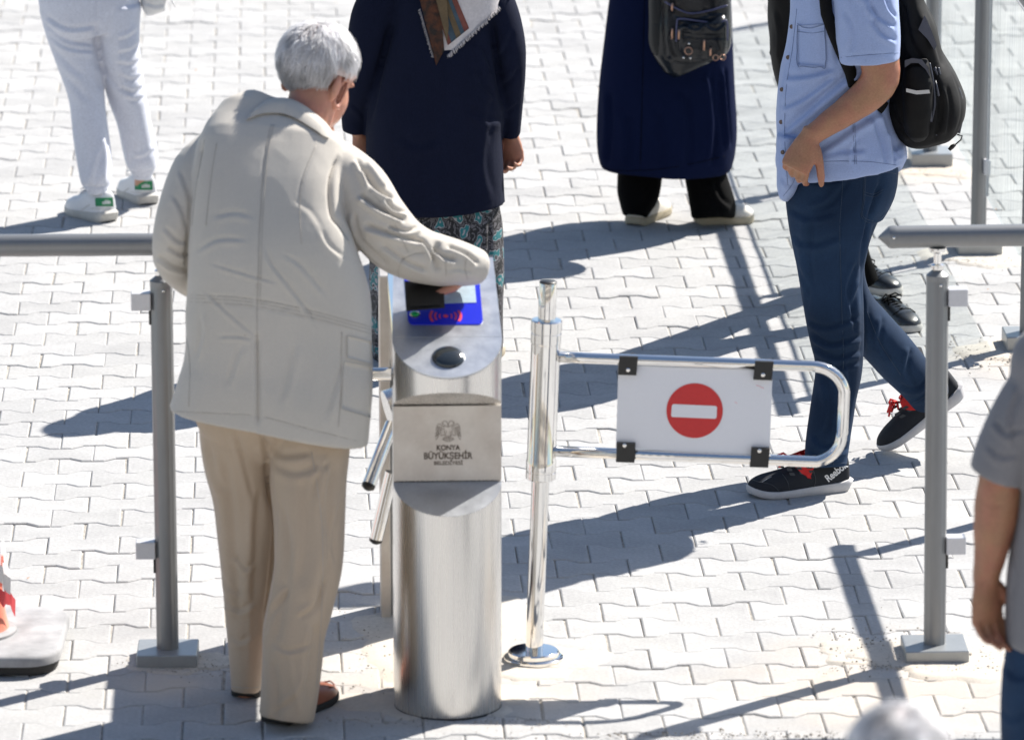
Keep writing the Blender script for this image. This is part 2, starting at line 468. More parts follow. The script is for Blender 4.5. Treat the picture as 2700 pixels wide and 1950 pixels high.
class Soup:
    def __init__(s):
        s.v, s.f = [], []

    def add(s, vs, fs):
        b = len(s.v)
        s.v += [Vector(v) for v in vs]
        s.f += [tuple(i + b for i in f) for f in fs]
        return s

    def xf(s, m, start=0):
        for i in range(start, len(s.v)):
            s.v[i] = m @ s.v[i]
        return s

    # boxes, prisms
    def box(s, x0, x1, y0, y1, z0, z1, bev=0.0):
        if bev <= 0:
            vs = [(x, y, z) for z in (z0, z1) for y in (y0, y1) for x in (x0, x1)]
            return s.add(vs, [(0, 2, 3, 1), (4, 5, 7, 6), (0, 1, 5, 4), (2, 6, 7, 3), (0, 4, 6, 2), (1, 3, 7, 5)])
        o = [(x0 + bev, y0), (x1 - bev, y0), (x1, y0 + bev), (x1, y1 - bev), (x1 - bev, y1), (x0 + bev, y1), (x0, y1 - bev), (x0, y0 + bev)]
        i = [(x0 + bev, y0 + bev)] * 1
        ins = [(min(max(x, x0 + bev), x1 - bev), min(max(y, y0 + bev), y1 - bev)) for x, y in o]
        rings = [[(x, y, z0) for x, y in o], [(x, y, z1 - bev) for x, y in o], [(x, y, z1) for x, y in ins]]
        return s.rings(rings)

    def rings(s, rings, cap0=True, cap1=True, closed=False):
        n = len(rings[0])
        vs = [p for r in rings for p in r]
        fs = []
        k = len(rings)
        for a in range(k if closed else k - 1):
            b = (a + 1) % k
            for i in range(n):
                j = (i + 1) % n
                fs.append((a * n + i, a * n + j, b * n + j, b * n + i))
        if not closed:
            if cap0:
                fs.append(tuple(range(n - 1, -1, -1)))
            if cap1:
                fs.append(tuple(range((k - 1) * n, k * n)))
        return s.add(vs, fs)

    def lathe(s, prof, n=32, c=(0, 0, 0), closed=False):
        return s.rings([[(c[0] + r * math.cos(2 * math.pi * i / n), c[1] + r * math.sin(2 * math.pi * i / n), c[2] + z) for i in range(n)] for r, z in prof], closed=closed)

    def prism(s, pts, d0, d1):                # pts: list of Vectors (planar), extruded from d0 to d1 (Vectors)
        a = [Vector(p) + d0 for p in pts]
        b = [Vector(p) + d1 for p in pts]
        return s.rings([a, b])

    def ell(s, c, r, rot=None, n=20, k=12):
        rings = []
        for j in range(1, k):
            a = math.pi * j / k
            rings.append([(r[0] * math.sin(a) * math.cos(2 * math.pi * i / n), r[1] * math.sin(a) * math.sin(2 * math.pi * i / n), -r[2] * math.cos(a)) for i in range(n)])
        b = len(s.v)
        s.rings(rings)
        m = Matrix.Translation(Vector(c)) @ (rot.to_matrix().to_4x4() if rot is not None else Matrix.Identity(4))
        return s.xf(m, b)

    def rod(s, pts, r, n=10, flat=1.0, caps=True, up=None):   # tube through world points, radius number or list
        pts = [Vector(p) for p in pts]
        rr = r if isinstance(r, (list, tuple)) else [r] * len(pts)
        rings = []
        ref = None
        for i, p in enumerate(pts):
            t = (pts[min(i + 1, len(pts) - 1)] - pts[max(i - 1, 0)]).normalized()
            if ref is None:
                ref = up if up is not None else (Vector((0, 0, 1)) if abs(t.z) < 0.9 else Vector((1, 0, 0)))
            a = (ref - t * ref.dot(t)).normalized()
            ref = a
            b = t.cross(a)
            rings.append([p + a * (rr[i] * flat * math.cos(2 * math.pi * k / n)) + b * (rr[i] * math.sin(2 * math.pi * k / n)) for k in range(n)])
        return s.rings(rings, caps, caps)

    def tube(s, path, n=30, e=2.0, step=0.018, end0=False, end1=False):
        """path rows (u, v, Y, half width in photo px, half depth in m): a loft whose outline follows the photo"""
        ctr = []
        for (u, v, Y, hw, hd) in path:
            c = P(u, v, Y)
            ctr.append(np.array([c.x, c.y, c.z, hw * mpx(c), hd]))
        return s.loft(ctr, n, e, step, end0, end1)

    def loft(s, ctr, n=30, e=2.0, step=0.018, end0=False, end1=False):
        ctr = [np.asarray(c, float) for c in ctr]
        q = []
        for i in range(len(ctr) - 1):
            p0 = ctr[max(i - 1, 0)]
            p1, p2 = ctr[i], ctr[i + 1]
            p3 = ctr[min(i + 2, len(ctr) - 1)]
            L = np.linalg.norm(p2[:3] - p1[:3])
            k = max(1, int(L / step))
            for j in range(k):
                t = j / k
                q.append(0.5 * ((2 * p1) + (p2 - p0) * t + (2 * p0 - 5 * p1 + 4 * p2 - p3) * t * t + (3 * p1 - p0 - 3 * p2 + p3) * t ** 3))
        q.append(ctr[-1])
        if end0:
            a, d = q[0], q[0][:3] - q[1][:3]
            d = d / (np.linalg.norm(d) + 1e-9)
            ext = []
            for k in (0.97, 0.85, 0.6, 0.25):
                h = math.sqrt(1 - k * k)
                ext.append(np.concatenate([a[:3] + d * (min(a[3], a[4]) * k), a[3:] * h]))
            q = ext + q
        if end1:
            a, d = q[-1], q[-1][:3] - q[-2][:3]
            d = d / (np.linalg.norm(d) + 1e-9)
            for k in (0.25, 0.6, 0.85, 0.97):
                h = math.sqrt(1 - k * k)
                q.append(np.concatenate([a[:3] + d * (min(a[3], a[4]) * k), a[3:] * h]))
        rings = []
        cs = [(math.cos(2 * math.pi * k / n), math.sin(2 * math.pi * k / n)) for k in range(n)]
        cs = [(math.copysign(abs(a) ** (2 / e), a), math.copysign(abs(b) ** (2 / e), b)) for a, b in cs]
        o = Vector((0, 0, CAMH))
        for i, p in enumerate(q):
            a, b = q[max(i - 1, 0)], q[min(i + 1, len(q) - 1)]
            T = Vector(b[:3] - a[:3]).normalized()
            c = Vector(p[:3])
            Vd = (c - o).normalized()
            L = T.cross(Vd)
            if L.length < 0.05:
                L = Vector((1, 0, 0))
            L.normalize()
            D = L.cross(T).normalized()
            rings.append([c + L * (p[3] * x) + D * (p[4] * y) for x, y in cs])
        return s.rings(rings)

    def obj(s, name, m, parent=None, smooth=True, world=True, sharp=None):
        return mesh_obj(name, s.v, s.f, m, parent, smooth, world, sharp)

    def skin(s, name, m, parent, voxel=0.007, creases=(), wr=0.0, ws=(9, 9, 9), smooth=4, wr2=0.0, ws2=(30, 30, 30), post=None):
        """fuse the lofts into one continuous surface, then press folds and seams into it"""
        me = bpy.data.meshes.new('raw')
        me.from_pydata([tuple(v) for v in s.v], [], s.f)
        o = bpy.data.objects.new('raw', me)
        C.objects.link(o)
        r = o.modifiers.new('r', 'REMESH')
        r.mode = 'VOXEL'
        r.voxel_size = voxel
        if smooth:
            sm = o.modifiers.new('s', 'SMOOTH')
            sm.factor = 0.5
            sm.iterations = smooth
        dg = bpy.context.evaluated_depsgraph_get()
        me2 = bpy.data.meshes.new_from_object(o.evaluated_get(dg))
        bpy.data.objects.remove(o)
        bpy.data.meshes.remove(me)
        nv = len(me2.vertices)
        co = np.empty(nv * 3, np.float32)
        me2.vertices.foreach_get('co', co)
        co = co.reshape(-1, 3).astype(float)
        no = np.empty(nv * 3, np.float32)
        me2.vertex_normals.foreach_get('vector', no)
        no = no.reshape(-1, 3).astype(float)
        disp = np.zeros(nv)
        if wr:
            a = np.array(ws)
            disp += np.array([noise.noise(Vector(c * a)) for c in co]) * wr
        if wr2:
            a = np.array(ws2)
            nz = np.array([noise.noise(Vector(c * a + 7.3)) for c in co])
            disp += (0.35 - np.abs(nz)) * wr2
        if len(creases):
            u, v = proj(co)
            cv = np.array([0, 0, CAMH]) - co
            cv /= np.linalg.norm(cv, axis=1)[:, None]
            face = np.clip((no * cv).sum(1) * 1.6, 0, 1)
            for cr in creases:
                pts, w, dep = cr[:3]
                if len(cr) > 4:
                    w, dep = w * 0.62, dep * FOLD
                lim = cr[3] if len(cr) > 3 else None
                pts = np.array(pts, float)
                pts = smooth_line(pts)
                seg = np.linalg.norm(np.diff(pts, axis=0), axis=1)
                cum = np.concatenate([[0], np.cumsum(seg)])
                tot = cum[-1]
                lo, hi = pts.min(0) - 4 * w, pts.max(0) + 4 * w
                idx = np.where((u > lo[0]) & (u < hi[0]) & (v > lo[1]) & (v < hi[1]) & (face > 0.01))[0]
                if lim is not None:
                    idx = idx[(co[idx, 1] > lim[0]) & (co[idx, 1] < lim[1])]
                if not len(idx):
                    continue
                best = np.full(len(idx), 1e9)
                sgn = np.zeros(len(idx))
                ss = np.zeros(len(idx))
                for i in range(len(pts) - 1):
                    d = pts[i + 1] - pts[i]
                    rel = np.stack([u[idx] - pts[i, 0], v[idx] - pts[i, 1]], 1)
                    t = np.clip((rel @ d) / (d @ d + 1e-9), 0, 1)
                    off = rel - t[:, None] * d
                    ds = np.hypot(off[:, 0], off[:, 1])
                    b = ds < best
                    best[b] = ds[b]
                    cross = d[0] * rel[:, 1] - d[1] * rel[:, 0]
                    sgn[b] = np.sign(cross[b])
                    ss[b] = (cum[i] + t[b] * seg[i]) / tot
                end = np.clip(np.minimum(ss, 1 - ss) * 5, 0.12, 1) if dep < 0.0049 else np.clip(np.minimum(ss, 1 - ss) * 9 + .05, 0, 1)
                x = best / w
                if len(cr) > 4 and cr[4] == 'fold':          # valley with a rounded ridge on one side
                    xx = x * sgn
                    pr = -np.exp(-xx ** 2) + 0.8 * np.exp(-((xx - 1.7) / 1.3) ** 2)
                else:
                    pr = -np.exp(-x ** 2)
                disp[idx] += pr * dep * end * face[idx]
        co = co + no * disp[:, None]
        if post is not None:
            co = post(co)
        inv = np.array(wmat(parent).inverted())
        co = co @ inv[:3, :3].T + inv[:3, 3]
        me2.vertices.foreach_set('co', co.astype(np.float32).ravel())
        me2.materials.clear()
        me2.materials.append(m)
        me2.polygons.foreach_set('use_smooth', [True] * len(me2.polygons))
        me2.update()
        me2.name = name
        ob = bpy.data.objects.new(name, me2)
        C.objects.link(ob)
        ob.parent = parent
        return ob


def smooth_line(p, k=6):
    if len(p) < 3:
        return p
    out = []
    for i in range(len(p) - 1):
        p0, p1, p2, p3 = p[max(i - 1, 0)], p[i], p[i + 1], p[min(i + 2, len(p) - 1)]
        for j in range(k):
            t = j / k
            out.append(0.5 * ((2 * p1) + (p2 - p0) * t + (2 * p0 - 5 * p1 + 4 * p2 - p3) * t * t + (3 * p1 - p0 - 3 * p2 + p3) * t ** 3))
    out.append(p[-1])
    return np.array(out)


from mathutils.bvhtree import BVHTree
BV = {}


def surf(ob, u, v):
    """where the sight line through a photo position meets an object that is already built"""
    if ob.name not in BV:
        m = wmat(ob)
        me = ob.data
        BV[ob.name] = BVHTree.FromPolygons([m @ q.co for q in me.vertices], [tuple(p.vertices) for p in me.polygons])
    h = BV[ob.name].ray_cast(Vector((0, 0, CAMH)), ray(u, v).normalized())
    return h[0], h[1]


def seam(ob, lines, m, r_=.0011, name='seam', lift=.0004, k=6):
    """stitched lines lying on a garment"""
    s = Soup()
    for pts in lines:
        run = []
        for (u, v) in smooth_line(np.array(pts, float), k):
            c, n_ = surf(ob, u, v)
            if c is not None:
                run.append(c + n_ * lift)
        run = [p for i, p in enumerate(run) if i == 0 or (p - run[i - 1]).length > .002]
        seg = []
        for p in run + [None]:
            if p is not None and (not seg or (p - seg[-1]).length < .09):
                seg.append(p)
                continue
            if len(seg) > 1:
                s.rod(seg, r_, 5)
            seg = [p] if p is not None else []
    if not s.v:
        return None
    o = s.obj(name, m, ob)
    o['kind'] = 'stuff'
    return o


def patch(ob, quad, m, name, lift=.002, thick=.003, nu=10, nv=8, parent=None, puff=0.0):
    """piece of cloth laid on a surface: quad is four photo corners in order"""
    A, B, Cc, D = quad
    V, F = [], []
    last = None
    for i in range(nu + 1):
        for j in range(nv + 1):
            a, b = i / nu, j / nv
            u = (A[0] * (1 - a) + B[0] * a) * (1 - b) + (D[0] * (1 - a) + Cc[0] * a) * b
            v = (A[1] * (1 - a) + B[1] * a) * (1 - b) + (D[1] * (1 - a) + Cc[1] * a) * b
            c, n_ = surf(ob, u, v)
            if c is None:
                c, n_ = last if last is not None else (P(u, v, 14), Vector((0, -1, 0)))
            last = (c, n_)
            V.append(c + n_ * (lift + puff * math.sin(math.pi * a) * math.sin(math.pi * b)))
    n = len(V)
    V2 = [p + ray(A[0], A[1]).normalized() * thick for p in V]
    W = nv + 1
    for i in range(nu):
        for j in range(nv):
            a = i * W + j
            F.append((a, a + 1, a + W + 1, a + W))
            F.append((n + a, n + a + W, n + a + W + 1, n + a + 1))
    edge = [i * W for i in range(nu + 1)] + [nu * W + j for j in range(1, W)] + [i * W + W - 1 for i in range(nu - 1, -1, -1)] + [j for j in range(W - 2, 0, -1)]
    for k in range(len(edge)):
        a, b = edge[k], edge[(k + 1) % len(edge)]
        F.append((a, n + a, n + b, b))
    return mesh_obj(name, V + V2, F, m, parent or ob)


FOLD = 0.95


def fold(pts, w, d):
    return (pts, w, d, None, 'fold')


def text_part(name, body, size, m, parent, frame, width=None, bold=0.0, depth=0.0006, shear=0.0, onto=None, lift=.0012):
    """flat lettering as a mesh; frame is a Matrix whose x axis runs along the words and z leaves the surface"""
    cu = bpy.data.curves.new('t', 'FONT')
    cu.body = body
    cu.size = size
    cu.align_x = 'CENTER'
    cu.align_y = 'CENTER'
    cu.extrude = depth
    cu.offset = bold
    cu.shear = shear
    o = bpy.data.objects.new('t', cu)
    C.objects.link(o)
    dg = bpy.context.evaluated_depsgraph_get()
    me = bpy.data.meshes.new_from_object(o.evaluated_get(dg))
    bpy.data.objects.remove(o)
    xs = [v.co.x for v in me.vertices]
    k = width / (max(xs) - min(xs)) if width else 1.0
    inv = wmat(parent).inverted() @ frame
    winv = wmat(parent).inverted()
    for v in me.vertices:
        q = Vector((v.co.x * k, v.co.y, v.co.z))
        if onto is not None:                       # print that follows the curved surface
            w = frame @ q
            uu, vv = proj(np.array([[w.x, w.y, w.z]]))
            c, n_ = surf(onto, float(uu[0]), float(vv[0]))
            if c is not None:
                v.co = winv @ (c + n_ * (lift + v.co.z))
                continue
        v.co = inv @ q
    me.materials.clear()
    me.materials.append(m)
    ob = bpy.data.objects.new(name, me)
    C.objects.link(ob)
    ob.parent = parent
    return ob


def frame_mat(o, x, z):
    z = z.normalized()
    x = (x - z * x.dot(z)).normalized()
    y = z.cross(x)
    return Matrix(((x.x, y.x, z.x, o.x), (x.y, y.y, z.y, o.y), (x.z, y.z, z.z, o.z), (0, 0, 0, 1)))


# ================================================================== PAVEMENT
PSI = R(2.4)
EX, EY = Vector((math.cos(PSI), math.sin(PSI), 0)), Vector((-math.sin(PSI), math.cos(PSI), 0))
PL, PR = 0.1992, 0.1425
ORG = Vector((0.338, 19.219, 0))              # centre of one end joint seen in the photo

pavement = mesh_obj('pavement', [(-260, -60, -0.0050), (260, -60, -0.0050), (260, 460, -0.0050), (-260, 460, -0.0050)], [(0, 1, 2, 3)], M['sand'], smooth=False)
pavement['kind'] = 'structure'
pavement['label'] = 'pale grey pavement of interlocking double-T concrete pavers'
# far ground beyond the paved strip, a pale sheet just above the bedding sand
far = Soup()
X0, X1, Y0, Y1 = -4.6, 5.4, 11.6, 27.2
for (a, b, c, d) in ((-260, 260, -60, Y0), (-260, 260, Y1, 460), (-260, X0, Y0, Y1), (X1, 260, Y0, Y1)):
    far.add([(a, c, 0), (b, c, 0), (b, d, 0), (a, d, 0)], [(0, 1, 2, 3)])
fo = mesh_obj('plain_paving', far.v, far.f, concrete_mat('distant_paving', (0.43, 0.425, 0.415), 0.0, None), smooth=False)
fo['kind'] = 'structure'


def paver_outline(jit):
    hx, wf, ww = PL / 2 - 0.0018, 0.0865, 0.0555      # flange and waist half widths
    a, b = 0.066, 0.031                               # where the waist chamfer starts and ends, measured from the middle
    o = [(-hx, -wf), (-a, -wf), (-b, -ww), (b, -ww), (a, -wf), (hx, -wf), (hx, wf), (a, wf), (b, ww), (-b, ww), (-a, wf), (-hx, wf)]
    rr = random.Random(jit)
    return [(x + rr.uniform(-.0008, .0008), y * 0.99 + rr.uniform(-.0008, .0008)) for x, y in o]


def paver_geo(jit):
    o = paver_outline(jit)
    c = 0.0038
    n = len(o)
    ins = []
    for i in range(n):
        p, q, r_ = Vector(o[i - 1]), Vector(o[i]), Vector(o[(i + 1) % n])
        e1, e2 = (q - p).normalized(), (r_ - q).normalized()
        n1, n2 = Vector((-e1.y, e1.x)), Vector((-e2.y, e2.x))
        bis = (n1 + n2).normalized()
        ins.append(q + bis * (c / max(0.5, bis.dot(n1))))
    v = [(x, y, -0.03) for x, y in o] + [(x, y, -0.0026) for x, y in o] + [(p.x, p.y, 0) for p in ins]
    f = []
    for k in (0, 1):
        for i in range(n):
            j = (i + 1) % n
            f.append((k * n + i, k * n + j, (k + 1) * n + j, (k + 1) * n + i))
    f.append(tuple(range(2 * n, 3 * n)))
    return v, f


def lattice():
    out = []
    for j in range(-60, 62):
        for i in range(-32, 34):
            off = 0.5 if j % 2 == 0 else 0.0
            p = ORG + EX * ((i + off) * PL) + EY * (j * PR)
            if X0 + .05 < p.x < X1 - .05 and Y0 + .05 < p.y < Y1 - .05:
                out.append(p)
    return out


variants = []
for k in range(6):
    v, f = paver_geo(k)
    me = bpy.data.meshes.new('paver')
    me.from_pydata(v, [], f)
    me.materials.append(M['paver'])
    me.update()
    variants.append((me, v, f))
cells = lattice()


def inview(p):
    q = np.array([[p.x, p.y, 0.0]])
    u, v = proj(q)
    return -60 < u[0] < 2330 and -30 < v[0] < 1690


vis = sorted([p for p in cells if inview(p)], key=lambda p: p.y)
near = {(round(p.x, 4), round(p.y, 4)) for p in vis[:300]}
fv, ff, ft = [], [], []
rnd = random.Random(3)
for p in cells:
    k = rnd.randrange(6)
    rot = Euler((rnd.gauss(0, 0.008), rnd.gauss(0, 0.006), PSI + rnd.gauss(0, 0.005) + (math.pi if rnd.random() < .5 else 0)))
    loc = p + Vector((rnd.gauss(0, .0011), rnd.gauss(0, .001), rnd.gauss(0, 0.0011)))
    if (round(p.x, 4), round(p.y, 4)) in near:
        o = bpy.data.objects.new('paver', variants[k][0])
        C.objects.link(o)
        o.parent = pavement
        o.location, o.rotation_euler = loc, rot
    else:
        m4 = Matrix.LocRotScale(loc, rot, None)
        b = len(fv)
        fv += [tuple(m4 @ Vector(q)) for q in variants[k][1]]
        ff += [tuple(i + b for i in q) for q in variants[k][2]]
        ft += [rnd.uniform(0.935, 1.065)] * len(variants[k][1])
far_o = mesh_obj('paver_field', fv, ff, M['paver_far'], pavement, smooth=False)
far_o['kind'] = 'stuff'
at = far_o.data.attributes.new('tint', 'FLOAT', 'POINT')
at.data.foreach_set('value', ft)


def blob(name, c, rx, ry, seed, zt=0.004, n=46, k=9):
    """thin uneven skin of spilled mortar lying over the pavers"""
    rr = random.Random(seed)
    ph = [rr.uniform(0, 6.28) for _ in range(6)]
    vs, fs = [(c[0], c[1], zt)], []
    for a in range(1, k + 1):
        for i in range(n):
            t = 2 * math.pi * i / n
            w = 1 + .16 * math.sin(2 * t + ph[0]) + .13 * math.sin(3 * t + ph[1]) + .08 * math.sin(5 * t + ph[2]) + .06 * math.sin(9 * t + ph[3]) + .04 * math.sin(17 * t + ph[4])
            r_ = a / k
            x, y = c[0] + rx * w * r_ * math.cos(t), c[1] + ry * w * r_ * math.sin(t)
            z = zt + noise.noise(Vector((x * 14, y * 14, seed))) * 0.0022 + noise.noise(Vector((x * 50, y * 50, seed))) * 0.001 if a < k else -0.006
            vs.append((x, y, z))
    for i in range(n):
        fs.append((0, 1 + i, 1 + (i + 1) % n))
    for a in range(k - 1):
        for i in range(n):
            j = (i + 1) % n
            fs.append((1 + a * n + i, 1 + (a + 1) * n + i, 1 + (a + 1) * n + j, 1 + a * n + j))
    return mesh_obj(name, vs, fs, M['mortar'], pavement)


POST_L, POST_R = G(372, 1462), G(2070, 1452)
TS = Vector((-0.161, 13.685, 0))
GATE = G(1182, 1462)
blob('mortar_patch', (TS.x - 0.02, TS.y + 0.02), 0.24, 0.17, 1)
blob('mortar_patch', (TS.x - 0.02, TS.y + 0.62), 0.25, 0.4, 2)
blob('mortar_patch', (TS.x + 0.2, TS.y + 0.36), 0.19, 0.18, 8)
blob('mortar_patch', (GATE.x, GATE.y), 0.1, 0.1, 3)
blob('mortar_patch', (POST_L.x + .03, POST_L.y - 0.02), 0.14, 0.115, 4)
blob('mortar_patch', (POST_R.x + 0.02, POST_R.y - 0.02), 0.24, 0.2, 5, 0.006)
blob('mortar_patch', (POST_R.x - 0.17, POST_R.y + 0.02), 0.14, 0.13, 9, 0.004)
PA, PB, PC = G(2060, 362), G(2166, 556), G(2276, 768)
for q, sd in ((PA, 11), (PB, 12), (PC, 13)):
    blob('mortar_patch', (q.x - 0.02, q.y - 0.05), 0.17, 0.22, sd, 0.005)

# loose grit
gr = Soup()
rnd = random.Random(5)


def grit(c, sx, sy, n, r0, r1):
    for _ in range(n):
        x, y = rnd.gauss(c.x, sx), rnd.gauss(c.y, sy)
        r_ = rnd.uniform(r0, r1) * (1.6 if rnd.random() < .07 else 1)
        q = [(1, 0, 0), (-1, 0, 0), (0, 1, 0), (0, -1, 0), (0, 0, .7), (0, 0, -.7)]
        q = [(x + a * r_ * rnd.uniform(.6, 1.3), y + b * r_ * rnd.uniform(.6, 1.3), .004 + r_ * .3 + d * r_) for a, b, d in q]
        gr.add(q, [(0, 2, 4), (2, 1, 4), (1, 3, 4), (3, 0, 4), (2, 0, 5), (1, 2, 5), (3, 1, 5), (0, 3, 5)])


grit(POST_R + Vector((-.14, .02, 0)), .07, .12, 260, .001, .0042)
grit(POST_R + Vector((.12, .0, 0)), .08, .1, 200, .001, .0045)
grit(POST_R + Vector((-.05, -.12, 0)), .16, .02, 140, .001, .0035)
grit(POST_L + Vector((.06, -.06, 0)), .09, .05, 160, .0008, .003)
grit(TS + Vector((-.1, .45, 0)), .14, .25, 260, .0008, .003)
grit(TS + Vector((-.0, -.15, 0)), .2, .02, 140, .0008, .0032)
grit(PC + Vector((-.12, -.1, 0)), .1, .1, 160, .001, .004)
grit(PB + Vector((-.05, -.15, 0)), .12, .06, 120, .001, .0035)
grit(PA + Vector((-.05, -.15, 0)), .1, .05, 100, .001, .0035)
grit(Vector((0.3, 17, 0)), 1.6, 3.0, 320, .0006, .002)
grit(G(1750, 1632), .35, .02, 300, .001, .004)
gro = gr.obj('gravel', M['gravel'], smooth=False)
gro['kind'] = 'stuff'
gro['label'] = 'loose grit scattered round the post bases and in the paver joints'
sc = Soup()
for (u, v, r_) in ((434, 156, .006), (1400, 784, .004), (2205, 464, .005), (2352 / 1.19, 548, .003), (2188, 641, .003), (62, 1280, .004), (965, 1740 / 1.19, .004), (1920, 628, .004)):
    c = G(u, v, .003)
    sc.add([c + Vector((-r_, 0, 0)), c + Vector((0, -r_, .001)), c + Vector((r_ * 1.3, 0, .003)), c + Vector((0, r_, .002))], [(0, 1, 2), (0, 2, 3)])
sco = sc.obj('litter', M['debris'], smooth=False)
sco['kind'] = 'stuff'


# ------------------------------------------------------------------ stone facade added out of view behind the camera for chrome reflections
bl = thing('reflection_building', 'plain stone facade added behind the camera for reflections in the chrome posts', 'reflection_building', (2, -16, 0))
s = Soup()
s.box(-34, 34, -17, -16, .002, 13)
s.obj('wall', mat('stone_wall', (0.36, 0.33, 0.29), 0.9, var=0.15, vs=.8), bl, smooth=False)
wm_ = mat('dark_window', (0.02, 0.025, 0.03), 0.1)  # dark panes of the added facade, for contrast in the reflections
s = Soup()
s.box(-.8, .8, -.04, .04, 0, 1.9)
w0_ = None
for fl_n in range(4):
    for k in range(20):
        if w0_ is None:
            w0_ = s.obj('window', wm_, bl, smooth=False, world=False)
            o = w0_
        else:
            o = w0_.copy()
            C.objects.link(o)
            o.parent = bl
        o.location = (-34 + 1.7 + k * 3.2, .0, .9 + fl_n * 3.1)

# ================================================================== RAILINGS
def post_profile(soup, r, z0, z1, n=48, c=(0, 0)):
    """extruded post with shallow grooves along it"""
    ring = []
    for i in range(n):
        t = 2 * math.pi * i / n
        g = 1.0 - (0.05 if (i % 12) in (5, 6) else 0.0)
        ring.append((r * g * math.cos(t), r * g * math.sin(t)))
    soup.rings([[(c[0] + x, c[1] + y, z) for x, y in ring] for z in (z0, z0 + .3, z1 - .004)] + [[(c[0] + x * .96, c[1] + y * .96, z1) for x, y in ring]])


def base_plate(root, hx, hy, h, name='base_plate'):
    s = Soup()
    s.box(-hx, hx, -hy, hy, 0.002, h, 0.0025)
    return s.obj(name, M['alu_plate'], root, smooth=False, world=False)


def rail_post(root, r=0.0285, top=1.0, n_bracket=((0.955, 1), (0.30, 1)), side=1, plate=(0.078, 0.075, 0.036)):
    base_plate(root, *plate)
    s = Soup()
    post_profile(s, r, plate[2] - .001, top)
    s.obj('post', M['alu'], root, world=False, sharp=30)
    s = Soup()
    s.lathe([(r * 1.02, top - .012), (r * 1.02, top + .002), (r * .45, top + .015), (r * .42, top + .016)], 40)
    s.obj('post_cap', M['alu'], root, world=False, sharp=40)
    s = Soup()
    s.lathe([(.0155, top + .016), (.017, top + .02), (.017, top + .028), (.010, top + .032), (.010, top + .058), (.019, top + .062), (.022, top + .068), (.022, top + .073)], 28)
    s.obj('rail_connector', M['chrome'], root, world=False, sharp=40)
    s = Soup()
    s.ell((0.006, -r * 1.02, top - .02), (.0035, .002, .0035))
    s.obj('screw', M['chrome'], root, world=False)
    for z, kind in n_bracket:
        s = Soup()
        x0 = r * .93
        s.box(min(side * x0, side * (x0 + .05)), max(side * x0, side * (x0 + .05)), -.022, .022, z - .022, z + .022, .002)
        b = s.obj('panel_clamp', M['alu_pale'], root, smooth=False, world=False)
        s = Soup()
        s.box(min(side * (x0 - .001), side * (x0 + .006)), max(side * (x0 - .001), side * (x0 + .006)), -.01, .012, z - .062, z - .023)
        s.obj('clamp_slot', M['black_plastic'], b, smooth=False, world=False)


def rail_bar(root, a, b, r=0.0285, cone=True):
    """horizontal handrail tube between local points a (free end with pointed cap) and b"""
    a, b = Vector(a), Vector(b)
    d = (b - a).normalized()
    s = Soup()
    s.rod([a, a + (b - a) * .5, b], r, 40)
    s.obj('handrail', M['alu'], root, world=False, sharp=40)
    s = Soup()
    s.rod([a + d * .012, a - d * .001, a - d * .006, a - d * .034], [r * 1.03, r * 1.03, r * .98, r * .06], 40)
    s.obj('end_cap', M['alu'], root, world=False, sharp=25)
    s = Soup()
    s.ell(a + Vector((0, -r * .98, .004)) + d * .004, (.004, .003, .004))
    s.obj('screw', M['chrome'], root, world=False)


rl = thing('handrail_barrier', 'grey metal handrail and post beside the old man in the khaki jacket', 'railing', POST_L, (0, R(-0.15), R(1.0)), 'handrail barriers either side of the turnstile')
rail_post(rl, top=1.005, side=-1)
rail_bar(rl, (0.12, 0, 1.1), (-1.6, 0, 1.1))
rr_ = thing('handrail_barrier', 'grey metal handrail and post beyond the free end of the chrome gate', 'railing', POST_R, (0, R(-0.62), R(1.2)), 'handrail barriers either side of the turnstile')
rail_post(rr_, top=1.01, side=1, plate=(0.082, 0.078, 0.036))
rail_bar(rr_, (-0.118, 0, 1.112), (1.7, 0.0, 1.112))

# glass fence along the right, running away from the camera
fence = thing('glass_fence', 'glass panel fence on grey grooved posts behind the black backpack', 'fence', PB, (0, 0, 0))
FD = (PA - PC).normalized()
FN = FD.cross(Vector((0, 0, 1))).normalized()          # towards the right
FAR = PA + FD * 3.1
for k, q in enumerate((PA, PB, PC, FAR)):
    s = Soup()
    s.box(-.075, .075, -.075, .075, .002, .05, .003)
    s.xf(Matrix.Translation(q) @ Matrix.Rotation(R(1.5), 4, 'Z'))
    s.obj('base_plate', M['alu_plate'], fence, smooth=False)
    s = Soup()
    post_profile(s, .0265, .049, 1.0, c=(q.x, q.y))
    s.obj('post', M['alu'], fence, sharp=30)
    s = Soup()
    s.lathe([(.0275, .985), (.0275, 1.0), (.011, 1.012), (.010, 1.02), (.010, 1.052), (.02, 1.058)], 28, (q.x, q.y, 0))
    s.obj('post_cap', M['alu'], fence, sharp=40)
    for z in (.30, .93):
        for sg in (-1, 1):
            s = Soup()
            s.box(-.011, .011, .02, .056, z - .025, z + .025, .002)
            s.xf(Matrix.Translation(q + FN * .020) @ Matrix.Rotation(math.atan2(-FD.x * sg, FD.y * sg), 4, 'Z'))
            s.obj('glass_clamp', M['alu_pale'], fence, smooth=False)
s = Soup()
s.rod([PC - FD * .12 + Vector((0, 0, 1.085)), PA + Vector((0, 0, 1.085)), FAR + FD * .6 + Vector((0, 0, 1.085))], .0285, 32)
s.obj('handrail', M['alu'], fence, sharp=40)
